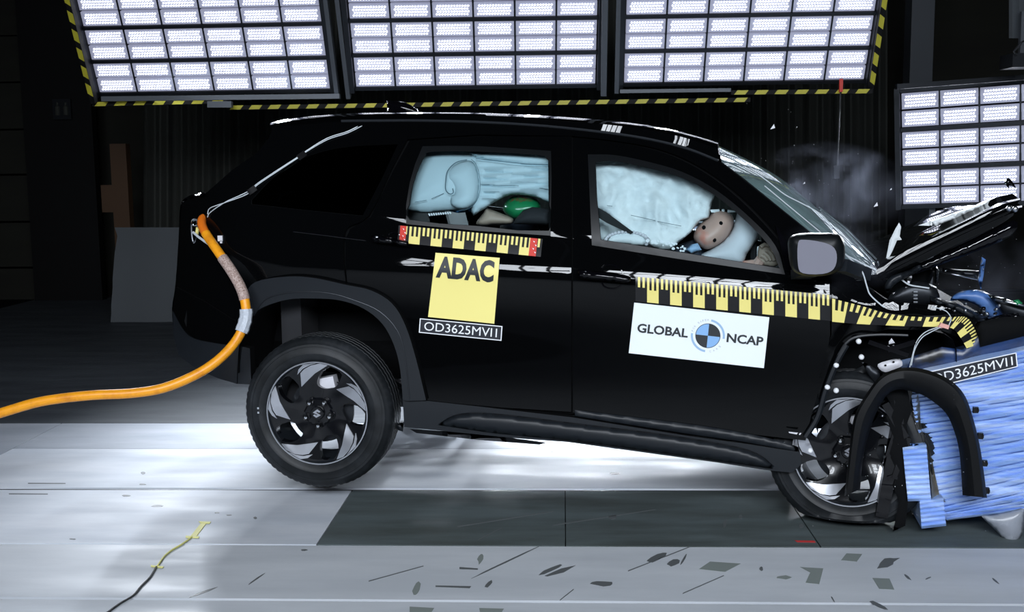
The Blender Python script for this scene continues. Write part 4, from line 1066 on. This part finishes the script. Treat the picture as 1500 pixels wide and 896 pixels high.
# strut tower, engine bay pieces
def blobp(name, pts, w, h, m, parent=car, st=5, label=None, **k): return pillow(name, pts, w, h, M[m], parent, st, label=label, **k)
blobp('scuttle_panel', [(1262, 398), (1300, 396), (1350, 390), (1372, 392), (1360, 420), (1330, 436), (1300, 438), (1270, 418)], .45, .05, 'dark')
blobp('inner_wing', sp2([(1300, 440), (1312, 425), (1340, 412), (1372, 420), (1372, 446), (1330, 446)], 2, True), .20, .03, 'darkm')
blobp('hinge_arm', sp2([(1296, 418), (1306, 404), (1330, 396), (1345, 388), (1352, 392), (1334, 404), (1314, 414), (1300, 428)], 3, True), .13, .02, 'clad')
blobp('front_rail', [(1362, 433), (1372, 436), (1400, 443), (1440, 463), (1452, 466), (1436, 470), (1424, 468), (1390, 452), (1362, 444)], .10, .03, 'clad')
blobp('air_duct', [(1372, 392), (1435, 396), (1432, 410), (1372, 398)], .55, .03, 'darkm')
blobp('strut_brace', [(1370, 386), (1376, 396), (1374, 412), (1369, 416), (1370, 402)], .35, .02, 'clad')
blobp('washer_neck', [(1326, 424), (1328, 408), (1332, 402), (1336, 404), (1333, 424)], .18, .012, 'silverstripe')
g = G(); g.tube([cp(1376, 397.5, .5), cp(1432, 409, .5)], .004, 6); g.out('prop_rod', M['steel'], car)
g = G(); g.tube([cp(x, y, .16) for x, y in sp2([(1320, 409), (1332, 417), (1348, 420), (1361, 422)], 4)], .0035, 6); g.out('washer_hose', M['wire'], car)
for y in (427, 432, 437, 442):
    g = G(); g.box(cp(1341, y, .16), (.008, .004, .003)); g.out('clip', M['steel'], car, False)
# blue crumpled metal of the front structure
blobp('torn_blue_panel', sp2([(1392, 440), (1400, 430), (1418, 425), (1440, 426), (1462, 440), (1470, 460), (1450, 466), (1432, 448), (1410, 440)], 3, True), .22, .03, 'blue2', label='torn blue sheet metal in the engine bay')
blobp('torn_blue_panel', [(1432, 410), (1438, 376), (1444, 380), (1441, 402), (1437, 424)], .30, .015, 'blue2')
blobp('torn_blue_panel', [(1322, 552), (1336, 522), (1380, 508), (1410, 512), (1440, 484), (1540, 468), (1600, 480), (1600, 500), (1460, 520), (1400, 540), (1350, 556)], .09, .012, 'bluedark')
blobp('dark_sheet', [(1290, 566), (1326, 556), (1336, 600), (1328, 622), (1334, 655), (1326, 690), (1330, 735), (1326, 770), (1308, 778), (1317, 735), (1308, 712), (1314, 690), (1302, 664), (1308, 640), (1298, 610), (1304, 590)], -.03, .006, 'dark')  # added dark sheet that blacks out the space beside the front wheel
blobp('dark_cover', [(1428, 472), (1470, 464), (1520, 462), (1600, 474), (1600, 502), (1500, 492), (1436, 508)], .07, .02, 'dark')  # added dark cover hiding the overbright top of the barrier layers
for (x0, y0, x1, y1, w_) in ((1296, 590, 1326, 640, .03), (1322, 600, 1300, 668, .022), (1300, 700, 1332, 690, .02), (1312, 560, 1318, 620, .03), (1340, 500, 1300, 512, .02), (1272, 500, 1330, 520, .018), (1330, 640, 1310, 700, .026)):
    g = G(); g.beam(cp(x0, y0, -.02), cp(x1, y1, -.02), w_, w_); g.out('suspension_fragment', M['gloss'], car, False)
blobp('headlamp_bracket', [(1446, 430), (1470, 436), (1500, 446), (1540, 455), (1540, 480), (1500, 474), (1470, 462)], .16, .03, 'darkm')
g = G(); g.tube([cp(1458, 438, .10), cp(1520, 452, .10)], .006, 6); g.out('edge_rail', M['steel'], car)
blobp('bumper_carrier', [(1440, 466), (1470, 460), (1492, 458), (1496, 466), (1478, 474), (1450, 474)], .10, .02, 'gloss')
blobp('green_tag', [(1484, 440), (1492, 438), (1498, 444), (1490, 448)], .1, .01, 'green')
random.seed(11)
for k in range(14):
    x = random.uniform(1395, 1490); y = random.uniform(436, 474); g = G(); r = random.uniform(.006, .012)
    g.tube([cp(x, y, .10), cp(x+2, y-1, .06)], [r, r*.8], 6); g.out('bolt', M['steel' if k % 3 else 'gloss'], car)
# engine block and wheel house behind the front wheel
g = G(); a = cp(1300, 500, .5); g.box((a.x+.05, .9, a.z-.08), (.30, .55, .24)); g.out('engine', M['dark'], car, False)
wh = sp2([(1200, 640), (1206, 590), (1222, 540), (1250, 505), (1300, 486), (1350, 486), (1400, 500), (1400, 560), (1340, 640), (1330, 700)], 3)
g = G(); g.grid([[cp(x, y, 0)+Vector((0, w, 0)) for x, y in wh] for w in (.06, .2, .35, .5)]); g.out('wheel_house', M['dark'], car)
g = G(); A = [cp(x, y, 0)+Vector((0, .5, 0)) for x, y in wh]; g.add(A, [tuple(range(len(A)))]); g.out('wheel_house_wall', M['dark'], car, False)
for (x, y) in ((1258, 500), (1262, 523), (1225, 535), (1225, 572), (1212, 567), (1187, 660)):
    g = G(); g.lathe([(.011, .01), (.011, 0), (.007, -.005), (.0001, -.006)], 12, c=cp(x, y, .02)); g.out('white_rivet', M['white'], car)
g = G(); g.tube([cp(x, y, .03) for x, y in sp2([(1228, 520), (1240, 502), (1256, 493), (1290, 490), (1330, 491)], 4)], .006, 6); g.out('arch_lip', M['clad'], car)
g = G(); g.tube([cp(x, y, .03) for x, y in sp2([(1240, 505), (1226, 530), (1210, 570), (1198, 610), (1180, 640)], 4)], .012, 6); g.out('wing_edge', M['clad'], car)
blobp('plastic_bracket', sp2([(1286, 533), (1300, 528), (1318, 525), (1322, 535), (1312, 540), (1297, 545), (1288, 540)], 2, True), .03, .015, 'silverstripe')
for x, y in ((1297, 535), (1309, 530)):
    g = G(); g.ell(cp(x, y, .012), (.005, .004, .004), 8, 5); g.out('bracket_hole', M['dark'], car)
blobp('strut_plate', [(1262, 530), (1270, 532), (1296, 548), (1282, 560), (1272, 548)], .05, .012, 'darkm')
blobp('pale_triangle', [(1302, 500), (1306, 495), (1311, 502), (1302, 504)], .05, .006, 'silverstripe')
blobp('pale_square', [(1313, 620), (1318, 628), (1320, 638), (1314, 630)], .04, .006, 'silverstripe')
g = G(); g.beam(cp(1330, 548, .0), cp(1290, 755, .0), .05, .05); g.out('suspension_strut', M['gloss'], car, False)
blobp('suspension_arm', [(1286, 560), (1320, 556), (1330, 600), (1332, 650), (1326, 700), (1310, 720), (1292, 700), (1300, 640)], .12, .04, 'dark')
blobp('arch_liner_flap', [(1245, 545), (1265, 535), (1285, 560), (1262, 585), (1240, 590)], .12, .02, 'rubber')
random.seed(5)
for k in range(26):
    x = random.uniform(1292, 1330); y = random.uniform(560, 720); g = G(); r = random.uniform(.004, .010)
    g.tube([cp(x, y, .03), cp(x+random.uniform(-3, 3), y+random.uniform(-3, 3), .02)], [r, r*.7], 6); g.out('bolt', M['steel' if k % 2 else 'gloss'], car)
blobp('indicator', sp2([(1241, 403), (1250, 401), (1263, 405), (1266, 409), (1256, 411), (1244, 407)], 3, True), off(.01, Wf), .012, 'silverstripe')
blobp('sill_bracket', [(1155, 632), (1174, 634), (1172, 637), (1156, 634)], -.015, .004, 'silverstripe')
# connector and loose wires at the wing
g = G(); g.box(cp(1383, 477, .0), (.018, .008, .008), Matrix.Rotation(.3, 3, 'Y')); g.ell(cp(1378, 478, .0), (.012, .008, .008), 8, 6); cn = g.out('connector', M['pinkc'], car, False)
for pts in ([(1378, 479), (1362, 487), (1350, 495), (1340, 512), (1335, 535)], [(1374, 479), (1356, 486), (1344, 498), (1338, 515), (1331, 545)], [(1390, 476), (1393, 466), (1385, 455), (1365, 449)]):
    g = G(); g.tube([cp(x, y, -.01) for x, y in sp2(pts, 4)], .002, 5); g.out('wire', M['wire'], cn)
g = G(); g.tube([cp(x, y, .0-.02) for x, y in sp2([(1238, 372), (1255, 388), (1264, 400), (1270, 420), (1275, 432), (1290, 446), (1296, 450)], 4)], .003, 6); g.tube([cp(x, y, .0) for x, y in sp2([(1240, 374), (1262, 385), (1284, 396)], 3)], .003, 6); g.out('loose_wire', M['wire'], car)
#REST
# ------------------------------------------------------------------ crash test dummies
def cwv(v): return cw(v)
dm = empty('crash_test_dummy', cw(cp(1015, 480, .5)), 'driver crash dummy, pinkish head with three dark holes against the airbag', 'dummy', rotz=-PSI)
inv = dm.location
def dcp(x, y, w):
    v = cp(x, y, w); p = cw(v)-dm.location; R_ = Matrix.Rotation(PSI, 3, 'Z'); return R_ @ p
hd_ = pillow('head', sp2([(1016, 348), (1019, 336), (1028, 326), (1038, 318), (1046, 309), (1060, 307), (1071, 313), (1075, 323), (1072, 336), (1064, 349), (1050, 360), (1036, 365), (1024, 360)], 3, True), lambda x, y: Wb(x, y)+.16, .085, M['skin'], dm, 3, frame=dcp, back=1.2, prof=.6)
for x, y, w in ((1031, 333, .10), (1056, 327, .09), (1046.5, 351.5, .105)):
    g = G(); c = dcp(x, y, Wb(x, y)+w-.012); g.ell(c, (.0085, .008, .0095), 10, 6); g.out('hole', M['dark'], hd_)
g = G(); g.tube([dcp(1030, 362, .3), dcp(1008, 380, .36), dcp(985, 420, .42), dcp(965, 470, .5)], [.05, .09, .16, .17], 14); to = g.out('torso', M['navy'], dm)
pillow('shoulder', [(982, 370), (998, 360), (1014, 352), (1026, 366), (1032, 380), (1000, 376)], lambda x, y: Wb(x, y)+.17, .04, M['navy'], dm, 4, frame=dcp)
pillow('collar', [(1003, 366), (1012, 358), (1022, 356), (1028, 366), (1012, 372)], lambda x, y: Wb(x, y)+.12, .02, M['mblue'], dm, 4, frame=dcp)
g = G(); g.tube([dcp(1012, 385, .26), dcp(1060, 398, .24), dcp(1108, 390, .22), dcp(1116, 380, .21)], [.045, .04, .032, .026], 10); g.out('arm', M['skin'], dm)
# hand seen at the lower front corner of the window: palm, four fingers, thumb
pillow('hand', sp2([(1112, 386), (1110, 370), (1113, 359), (1122, 356), (1132, 360), (1139, 372), (1140, 388), (1126, 390)], 3, True), lambda x, y: Wb(x, y)+.14, .022, M['beige'], dm, 3, frame=dcp, back=1)
for k, pts in enumerate(([(1114, 362), (1120, 358), (1127, 360)], [(1115, 374), (1120, 377), (1124, 382)], [(1119, 370), (1125, 375), (1129, 382)], [(1125, 367), (1131, 373), (1134, 382)], [(1131, 366), (1137, 373), (1139, 381)])):
    g = G(); g.tube([dcp(x, y, Wb(x, y)+.115) for x, y in pts], [.009, .009, .007], 8); g.out('finger' if k else 'thumb', M['beige'], dm)
dm2 = empty('crash_test_dummy', cw(cp(765, 380, .6)), 'child dummy behind the rear window with a glossy green head marked red', 'dummy', rotz=-PSI)
def dcp2(x, y, w):
    p = cw(cp(x, y, w))-dm2.location; return Matrix.Rotation(PSI, 3, 'Z') @ p
pillow('head', sp2([(737, 308), (739, 298), (748, 289), (762, 286), (778, 288), (790, 296), (792, 306), (782, 316), (764, 322), (748, 320)], 3, True), lambda x, y: Wb(x, y)+.22, .09, M['green'], dm2, 3, frame=dcp2, back=1, prof=.6)
g = G(); g.tube([dcp2(765, 318, .34), dcp2(762, 340, .4), dcp2(755, 380, .5)], [.05, .10, .12], 12); g.out('torso', M['navy'], dm2)
# ------------------------------------------------------------------ blue barrier
bar = empty('crash_barrier', cw(cp(1430, 700, .35)*1), 'large blue layered crash barrier crumpled by the car at the right edge', 'barrier', rotz=-PSI)
bar.location.z = 0
def bcp(x, y, w=0):
    p = cw(cp(x, y, w))-bar.location; return Matrix.Rotation(PSI, 3, 'Z') @ p
def L1(t): return (1333+ (1387-1333)*t**1.0+6*math.sin(t*3.14)*-1, 500+(766-500)*t)     # left edge
tops = []
NB = 34
def edge_l(t): 
    pts = [(1330, 548), (1334, 575), (1340, 610), (1350, 650), (1364, 700), (1378, 745), (1387, 762)]
    return interp([(i/6, p[0]) for i, p in enumerate(pts)], t), interp([(i/6, p[1]) for i, p in enumerate(pts)], t)
def edge_r(t): return (1600, 486+(735-486)*t)
random.seed(21)
prev = 0
for i in range(NB):
    t0 = i/NB; t1 = (i+1)/NB
    l0, l1 = edge_l(t0), edge_l(t1); r0, r1 = edge_r(t0), edge_r(t1)
    g = G(); K = 16; a = []; b = []; c = []; d = []
    ph = random.uniform(0, 6)
    for k in range(K+1):
        u = k/K; x0 = l0[0]+(r0[0]-l0[0])*u; y0 = l0[1]+(r0[1]-l0[1])*u; x1 = l1[0]+(r1[0]-l1[0])*u; y1 = l1[1]+(r1[1]-l1[1])*u
        wv = .010*math.sin(u*9+ph)+.006*math.sin(u*23+ph*2); bow = 2.0*math.sin(u*3.1)*(1-t0)
        a.append(bcp(x0, y0+bow, .026+wv)); b.append(bcp(x0, y0+bow+(y1-y0)*.28, .012+wv)); c.append(bcp(x1, y1+bow-(y1-y0)*.22, .018+wv*.6)); d.append(bcp(x1, y1+bow, .028+wv))
    back0 = [p+Vector((0, .65, 0)) for p in a]; back1 = [p+Vector((0, .65, 0)) for p in d]
    g.grid([back0, a, b, c, d, back1])
    g.add([back0[0], a[0], b[0], c[0], d[0], back1[0]], [(5, 4, 3, 2, 1, 0)])
    g.out('foil_layer', M['blue'], bar, True, 60)
g = G(); sl_ = [edge_l(k/12) for k in range(13)]
g.grid([[bcp(x-1.5, y, .0)+Vector((0, w_, 0)) for x, y in sl_] for w_ in (.008, .2, .45, .66)]); g.out('dark_side_sheet', M['dark'], bar)  # added dark sheet blackening the left side of the barrier
# torn foil edge
pts = [(1334, 560), (1338, 590), (1345, 628), (1352, 650), (1361, 690), (1372, 725), (1376, 735)]
g = G(); g.grid([[bcp(x, y, .03+.01*math.sin(i*2)) for i, (x, y) in enumerate(pts)], [bcp(x+7+3*math.sin(i*2.3), y, .0+.012*math.sin(i*3)) for i, (x, y) in enumerate(pts)]]); g.out('torn_edge', M['foil'], bar)
qd = quadmap([(1356, 545), (1489, 516), (1491, 537), (1360, 570)])
b = slab('sticker', qd, lambda x, y: .0, .004, .003, M['sblack'], bar, 8, 2, 'black test number sticker on the barrier', frame=bcp)
frame_border(qd, lambda x, y: 0, .005, M['white'], b, frame=bcp)
text('lettering', 'OD3625MVI1', qd, (.055, .2, .95, .8), lambda x, y: 0, .0058, M['white'], b, .0, frame=bcp)
# smaller block in front: two stacks of thin layers
for nm, (tl_, tr_, br_, bl_), nl, lab in (('upper', ((1322, 655), (1357, 651), (1364, 733), (1330, 734)), 11, None), ('lower', ((1347, 734), (1382, 729), (1386, 770), (1350, 774)), 6, None)):
    for i in range(nl):
        t0, t1 = i/nl, (i+1)/nl; q = quadmap([tl_, tr_, br_, bl_]); g = G()
        a = [bcp(*q(u, t0), -.035) for u in (0, .5, 1)]; m_ = [bcp(*q(u, t0+(t1-t0)*.5), -.052+.004*math.sin(i*3+u*4)) for u in (0, .5, 1)]; d = [bcp(*q(u, t1), -.035) for u in (0, .5, 1)]
        ba = [p+Vector((0, .3, 0)) for p in a]; bd = [p+Vector((0, .3, 0)) for p in d]
        g.grid([ba, a, m_, d, bd]); g.add([ba[0], a[0], m_[0], d[0], bd[0]], [(4, 3, 2, 1, 0)]); g.add([ba[2], a[2], m_[2], d[2], bd[2]], [(0, 1, 2, 3, 4)])
        if i == 0: g.add([ba[0], ba[2], a[2], a[0]], [(0, 1, 2, 3)])
        g.out('honeycomb_layer', M['blue'], bar, False)
pillow('blue_flap', [(1322, 655), (1336, 649), (1350, 650), (1357, 652), (1345, 656)], -.03, .01, M['blue2'], bar, 4, frame=bcp)
g = G(); g.grid([[bcp(x, y, -.02) for x, y in ((1357, 652), (1362, 690), (1366, 735), (1384, 730))], [bcp(x, y, .03) for x, y in ((1350, 600), (1364, 690), (1378, 728), (1384, 732))]]); g.out('foil_fold', M['foil'], bar)
# stand of the barrier out of frame, carries it
g = G(); o = bcp(1560, 600, .40); g.box((o.x, o.y, .25), (.05, .20, .25)); g.box((o.x-.25, o.y+.05, .30), (.30, .1, .04)); g.out('support_leg', M['dark'], bar, False)
# grey curved flap under the barrier
fp = sp2([(1438, 756), (1452, 754), (1480, 748), (1500, 745), (1500, 765), (1497, 782), (1490, 793), (1482, 796), (1472, 791), (1458, 776)], 3, True)
o = pillow('plastic_flap', fp, .0, .035, M['flap'], None, 4, frame=lambda x, y, w: cw(cp(x, y, w)), prof=.6); tag(o, 'grey curved plastic flap hanging below the blue barrier', 'flap')
# torn-off wheel arch trim hanging in front
at_ = empty('arch_trim', cw(cp(1330, 640, -.12)), 'torn-off matte black wheel arch trim hanging in front of the barrier', 'car part', rotz=-PSI)
def acp(x, y, w=0):
    p = cw(cp(x, y, w))-at_.location; return Matrix.Rotation(PSI, 3, 'Z') @ p
oc = sp2([(1237, 726), (1243, 671), (1251, 611), (1271, 574), (1291, 550), (1318, 539), (1351, 540), (1388, 554), (1412, 577), (1425, 611), (1435, 651), (1441, 690), (1446, 729)], 5)
ic = sp2([(1260, 716), (1265, 668), (1277, 622), (1288, 596), (1300, 578), (1316, 570), (1338, 574), (1358, 582), (1385, 604), (1398, 632), (1405, 660), (1408, 692), (1410, 725)], 5)
g = G(); rows = []
for i in range(len(oc)):
    a, b = oc[i], ic[i]; m_ = ((a[0]+b[0])/2, (a[1]+b[1])/2)
    rows.append([acp(*a, -.05), acp(*a, -.115), acp(a[0]*.85+b[0]*.15, a[1]*.85+b[1]*.15, -.14), acp(*m_, -.145), acp(a[0]*.25+b[0]*.75, a[1]*.25+b[1]*.75, -.13), acp(*b, -.10), acp(*b, -.04), acp(*m_, -.11), acp(*a, -.05)])
g.grid(rows); g.add([acp(*oc[-1], -.05), acp(*oc[-1], -.12), acp(*ic[-1], -.10), acp(*ic[-1], -.04)], [(0, 1, 2, 3)]); g.out('trim_shell', M['tblack'], at_, True, 40)
for x, y in ((1430, 600), (1437, 638), (1443, 678), (1446, 718)):
    g = G(); p = acp(x-1, y, -.08); g.box(p, (.010, .008, .012)); g.box(p+Vector((.008, 0, 0)), (.003, .012, .006)); g.out('clip', M['gloss'], at_, False)
for x, y in ((1397, 578), (1397, 585), (1416, 672)):
    g = G(); g.ell(acp(x, y, -.146), (.003, .002, .003), 6, 4); g.out('rivet', M['darkm'], at_)
# ------------------------------------------------------------------ hose, cables
def wcp(x, y, w): return cw(cp(x, y, w))
ho = empty('hose', wcp(298, 320, -.05), 'thick orange hose from the tail of the car, drooping out to the left', 'hose')
hb_ = ho.location
def hp(pts, n=6):
    return [wcp(p.x, p.y, p.z)-hb_ for p in spl(pts, n)]
full = [(306, 319, .16), (297, 320, .13), (296, 330, .08), (304, 346, .03), (322, 372, -.02), (340, 398, -.05), (354, 424, -.07), (360, 448, -.08), (359, 470, -.09), (347, 497, -.12), (322, 525, -.18), (288, 548, -.24), (240, 568, -.30), (190, 576, -.34), (130, 579, -.38), (60, 588, -.42), (0, 605, -.46), (-60, 622, -.5)]
P_ = hp(full, 5); r = .0215
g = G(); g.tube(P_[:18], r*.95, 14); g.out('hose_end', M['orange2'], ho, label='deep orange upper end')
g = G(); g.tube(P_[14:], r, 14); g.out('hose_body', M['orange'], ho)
g = G(); g.tube(P_[21:34], r*1.12, 14); g.out('braided_sleeve', M['braid'], ho, label='pinkish grey braided sleeve')
g = G(); 
tp_ = P_[36:44]; g.tube(tp_, [r*1.3+.004*random.random() for _ in tp_], 9); g.out('tape_wrap', M['tapewrap'], ho, label='crumpled silver tape wrap')
g = G(); g.tube([wcp(*p)-hb_ for p in ((318, 371, 0), (305, 357, .02), (291, 347, .05), (283, 340, .08))], .006, 6); g.out('safety_rope', M['wire'], ho)
sh = empty('shackle', wcp(286, 338, .16), 'small steel shackle clipped at the tail beside the hose end', 'shackle')
def scp(x, y, w): return wcp(x, y, w)-sh.location
g = G(); g.tube([scp(x, y, .16) for x, y in sp2([(281, 326), (281, 345), (284, 355), (289, 347), (289, 330), (288, 322)], 3, True)], .0045, 8); g.out('carabiner', M['steel'], sh)
g = G(); g.tube([scp(285+5*math.cos(t), 325+5*math.sin(t), .15) for t in [2*math.pi*k/14 for k in range(15)]], .004, 8); g.out('ring', M['chrome'], sh)
g = G(); g.tube([scp(290, 333, .13), scp(288, 344, .13)], .009, 8); g.out('pin', M['yellow'], sh)
bx = empty('wire_socket', wcp(323, 349, Wb(323, 349)-.01), 'tiny pale square connector stuck on the rear corner of the car', 'connector')
g = G(); g.box((0, 0, 0), (.011, .008, .013)); g.box((.004, -.004, -.016), (.005, .004, .006)); o = g.out('socket', M['silverstripe'], bx, False)
wc = empty('cable', wcp(305, 310, Wb(305, 310)), 'pair of thin white wires taped along the rear pillar up to the roof', 'cable')
for dy, ds in ((0, 0), (3.2, 1)):
    pts = [(304, 318-dy*1.5), (308, 311-dy*2), (330, 296-dy*.8+ds*3), (362, 281+dy), (378, 268+dy*.6), (408, 248+dy*.5), (436, 230+dy*.4), (450, 220+dy*.4), (480, 202+dy*.7), (510, 192+dy*.7), (540, 177+dy*.8), (565, 169.5+dy*.4)]
    def wq(x, y): return min(.33, Wb(x, y)) if y > 184 else .27+(184-y)*.005
    g = G(); g.tube([wcp(x, y, wq(x, y)-.008)-wc.location for x, y in sp2(pts, 5)], .0024, 6); g.out('wire', M['wire'], wc)
for x, y in ((368, 277), (441, 226)):
    q = quadmap([(x-7, y+2), (x+4, y-6), (x+9, y+1), (x-2, y+9)])
    g = G(); g.grid([[wcp(*q(s_, t), Wb(*q(s_, t))-.012-.004*math.sin(math.pi*s_))-wc.location for s_ in (0, .5, 1)] for t in (0, 1)]); g.out('black_tape', M['tapeblack'], wc)
fc = empty('cable', at_z(228, 829), 'black cable running over the floor to the yellow taped strip', 'cable')
g = G(); g.tube([at_z(x, y, .005)-fc.location for x, y in sp2([(150, 902), (175, 884), (195, 872), (207, 858), (220, 845), (229, 830)], 4)], .004, 7); g.out('cord', M['cable'], fc)
yt_ = empty('floor_tape', at_z(285, 772), 'yellow-green tape strip stuck on the near floor plates', 'tape')
def ftp(pts, nm, h=.0035):
    P = [at_z(x, y, h)-yt_.location for x, y in pts]; n = len(P); g = G(); g.add(P+[p-Vector((0, 0, .003)) for p in P], [tuple(range(n))]+[(i, (i+1) % n, n+(i+1) % n, n+i) for i in range(n)]); g.out(nm, M['ytape'], yt_, False)
ftp([(294, 766), (302, 766), (287, 786), (278, 786)], 'tape_strip')
ftp([(291, 763), (309, 763.5), (307, 766), (293, 765)], 'tape_cross', .005); ftp([(272, 784), (292, 785), (291, 787), (272, 786.5)], 'tape_cross', .005); ftp([(221, 827), (240, 829), (238, 831), (221, 829)], 'tape_cross', .005)
g = G(); g.tube([at_z(x, y, .005)-yt_.location for x, y in sp2([(281, 786), (266, 797), (252, 805), (240, 815), (231, 828)], 3)], .004, 6); g.out('taped_wire', M['ytape'], yt_)
# flying debris
random.seed(9)
deb = [(1132, 186, 3.2, 'wire', 'bright splinter flying above the windscreen'), (1283, 300, 3.0, 'wire', 'bright triangular fragment flying above the bonnet base'), (1305, 277, 1.4, 'wire', 'tiny pale crumb flying left of the louvred lamp bank'), (1178, 268, 1.6, 'wire', 'tiny pale crumb above the glass edge')]
for x, y, r_, m_, lb in deb:
    o = empty('debris', wcp(x, y, .3), lb, 'fragment'); s_ = r_/300*1.0; g = G()
    g.add([(-s_, 0, -s_*.9), (s_, .003, -s_*.4), (s_*.4, -.003, s_*1.2), (0, .006, 0)], [(0, 1, 2), (0, 3, 1), (1, 3, 2), (2, 3, 0)]); g.out('shard', M['white'], o, False)
o = pillow('debris', sp2([(1471, 268), (1475, 261), (1481, 263), (1489, 276), (1484, 273), (1478, 272), (1479, 278)], 2), .3, .012, M['gloss'], None, 3, frame=wcp); tag(o, 'black plastic scrap flying in front of the louvred lamp bank', 'fragment')
g = G()
for k in range(110):
    x = random.choice([random.gauss(1180, 45), random.gauss(1440, 40)]); y = (random.gauss(240, 40) if x < 1300 else random.gauss(380, 50)); w = random.uniform(-.1, .6)
    if x < 1300 and y > 190+(x-1050)*.75: continue
    s_ = random.uniform(.0006, .0016); c = wcp(x, y, w); g.add([c+Vector((random.uniform(-1, 1), random.uniform(-1, 1), random.uniform(-1, 1)))*s_*1.5 for _ in range(4)], [(0, 1, 2), (0, 2, 3), (0, 3, 1), (1, 3, 2)])
for k in range(60):
    c = wcp(random.uniform(1180, 1490), random.uniform(560, 790), random.uniform(-.2, -.13)); s_ = random.uniform(.0006, .0018); g.add([c+Vector((random.uniform(-1, 1), random.uniform(-1, 1), random.uniform(-1, 1)))*s_*1.5 for _ in range(4)], [(0, 1, 2), (0, 2, 3), (0, 3, 1), (1, 3, 2)])
o = g.out('glass_dust', M['white'], None, False); tag(o, 'fine glass dust flying round the crushed front', 'dust', kind='stuff')

# ------------------------------------------------------------------ smoke over the windscreen and the crushed front
def smoke(name, c, rad, dens, label, off_=0.0):
    g = G(); g.ell((0, 0, 0), rad, 20, 12)
    m = bpy.data.materials.new(name+'_haze'); m.use_nodes = True; nt = m.node_tree
    for n in list(nt.nodes): nt.nodes.remove(n)
    o = nt.nodes.new('ShaderNodeOutputMaterial'); v = nt.nodes.new('ShaderNodeVolumePrincipled'); v.inputs['Color'].default_value = (.72, .78, 1, 1); v.inputs['Anisotropy'].default_value = .2
    tc = nt.nodes.new('ShaderNodeTexCoord'); n = nt.nodes.new('ShaderNodeTexNoise'); n.inputs['Scale'].default_value = 4.2; n.inputs['Detail'].default_value = 4; n.inputs['Distortion'].default_value = .8
    mp = nt.nodes.new('ShaderNodeMapping'); mp.inputs['Location'].default_value = (off_, off_*.7, 0)
    r1 = nt.nodes.new('ShaderNodeMapRange'); r1.inputs[1].default_value = .47; r1.inputs[2].default_value = .75
    ln = nt.nodes.new('ShaderNodeVectorMath'); ln.operation = 'DIVIDE'; ln.inputs[1].default_value = rad
    l2 = nt.nodes.new('ShaderNodeVectorMath'); l2.operation = 'LENGTH'
    r2 = nt.nodes.new('ShaderNodeMapRange'); r2.inputs[1].default_value = .98; r2.inputs[2].default_value = .3
    mu = nt.nodes.new('ShaderNodeMath'); mu.operation = 'MULTIPLY'; m3 = nt.nodes.new('ShaderNodeMath'); m3.operation = 'MULTIPLY'; m3.inputs[1].default_value = dens
    L = nt.links.new
    L(tc.outputs['Object'], mp.inputs[0]); L(mp.outputs[0], n.inputs['Vector']); L(n.outputs['Fac'], r1.inputs[0]); L(tc.outputs['Object'], ln.inputs[0]); L(ln.outputs[0], l2.inputs[0]); L(l2.outputs['Value'], r2.inputs[0])
    L(r1.outputs[0], mu.inputs[0]); L(r2.outputs[0], mu.inputs[1]); L(mu.outputs[0], m3.inputs[0]); L(m3.outputs[0], v.inputs['Density']); L(v.outputs[0], o.inputs['Volume'])
    ob = pyd(name, g.v, g.f, m, None, True); ob.location = c; tag(ob, label, 'smoke', kind='stuff')
smoke('smoke', wcp(1205, 285, .75), (.42, .40, .26), 1.1, 'thin bluish smoke drifting over the windscreen and pillar', 1.3)
smoke('smoke', wcp(1215, 385, -.02), (.30, .16, .18), .8, 'faint smoke round the door mirror', 4.1)
smoke('smoke', wcp(1440, 400, .55), (.32, .30, .22), .9, 'faint smoke rising from the torn engine bay', 2.2)
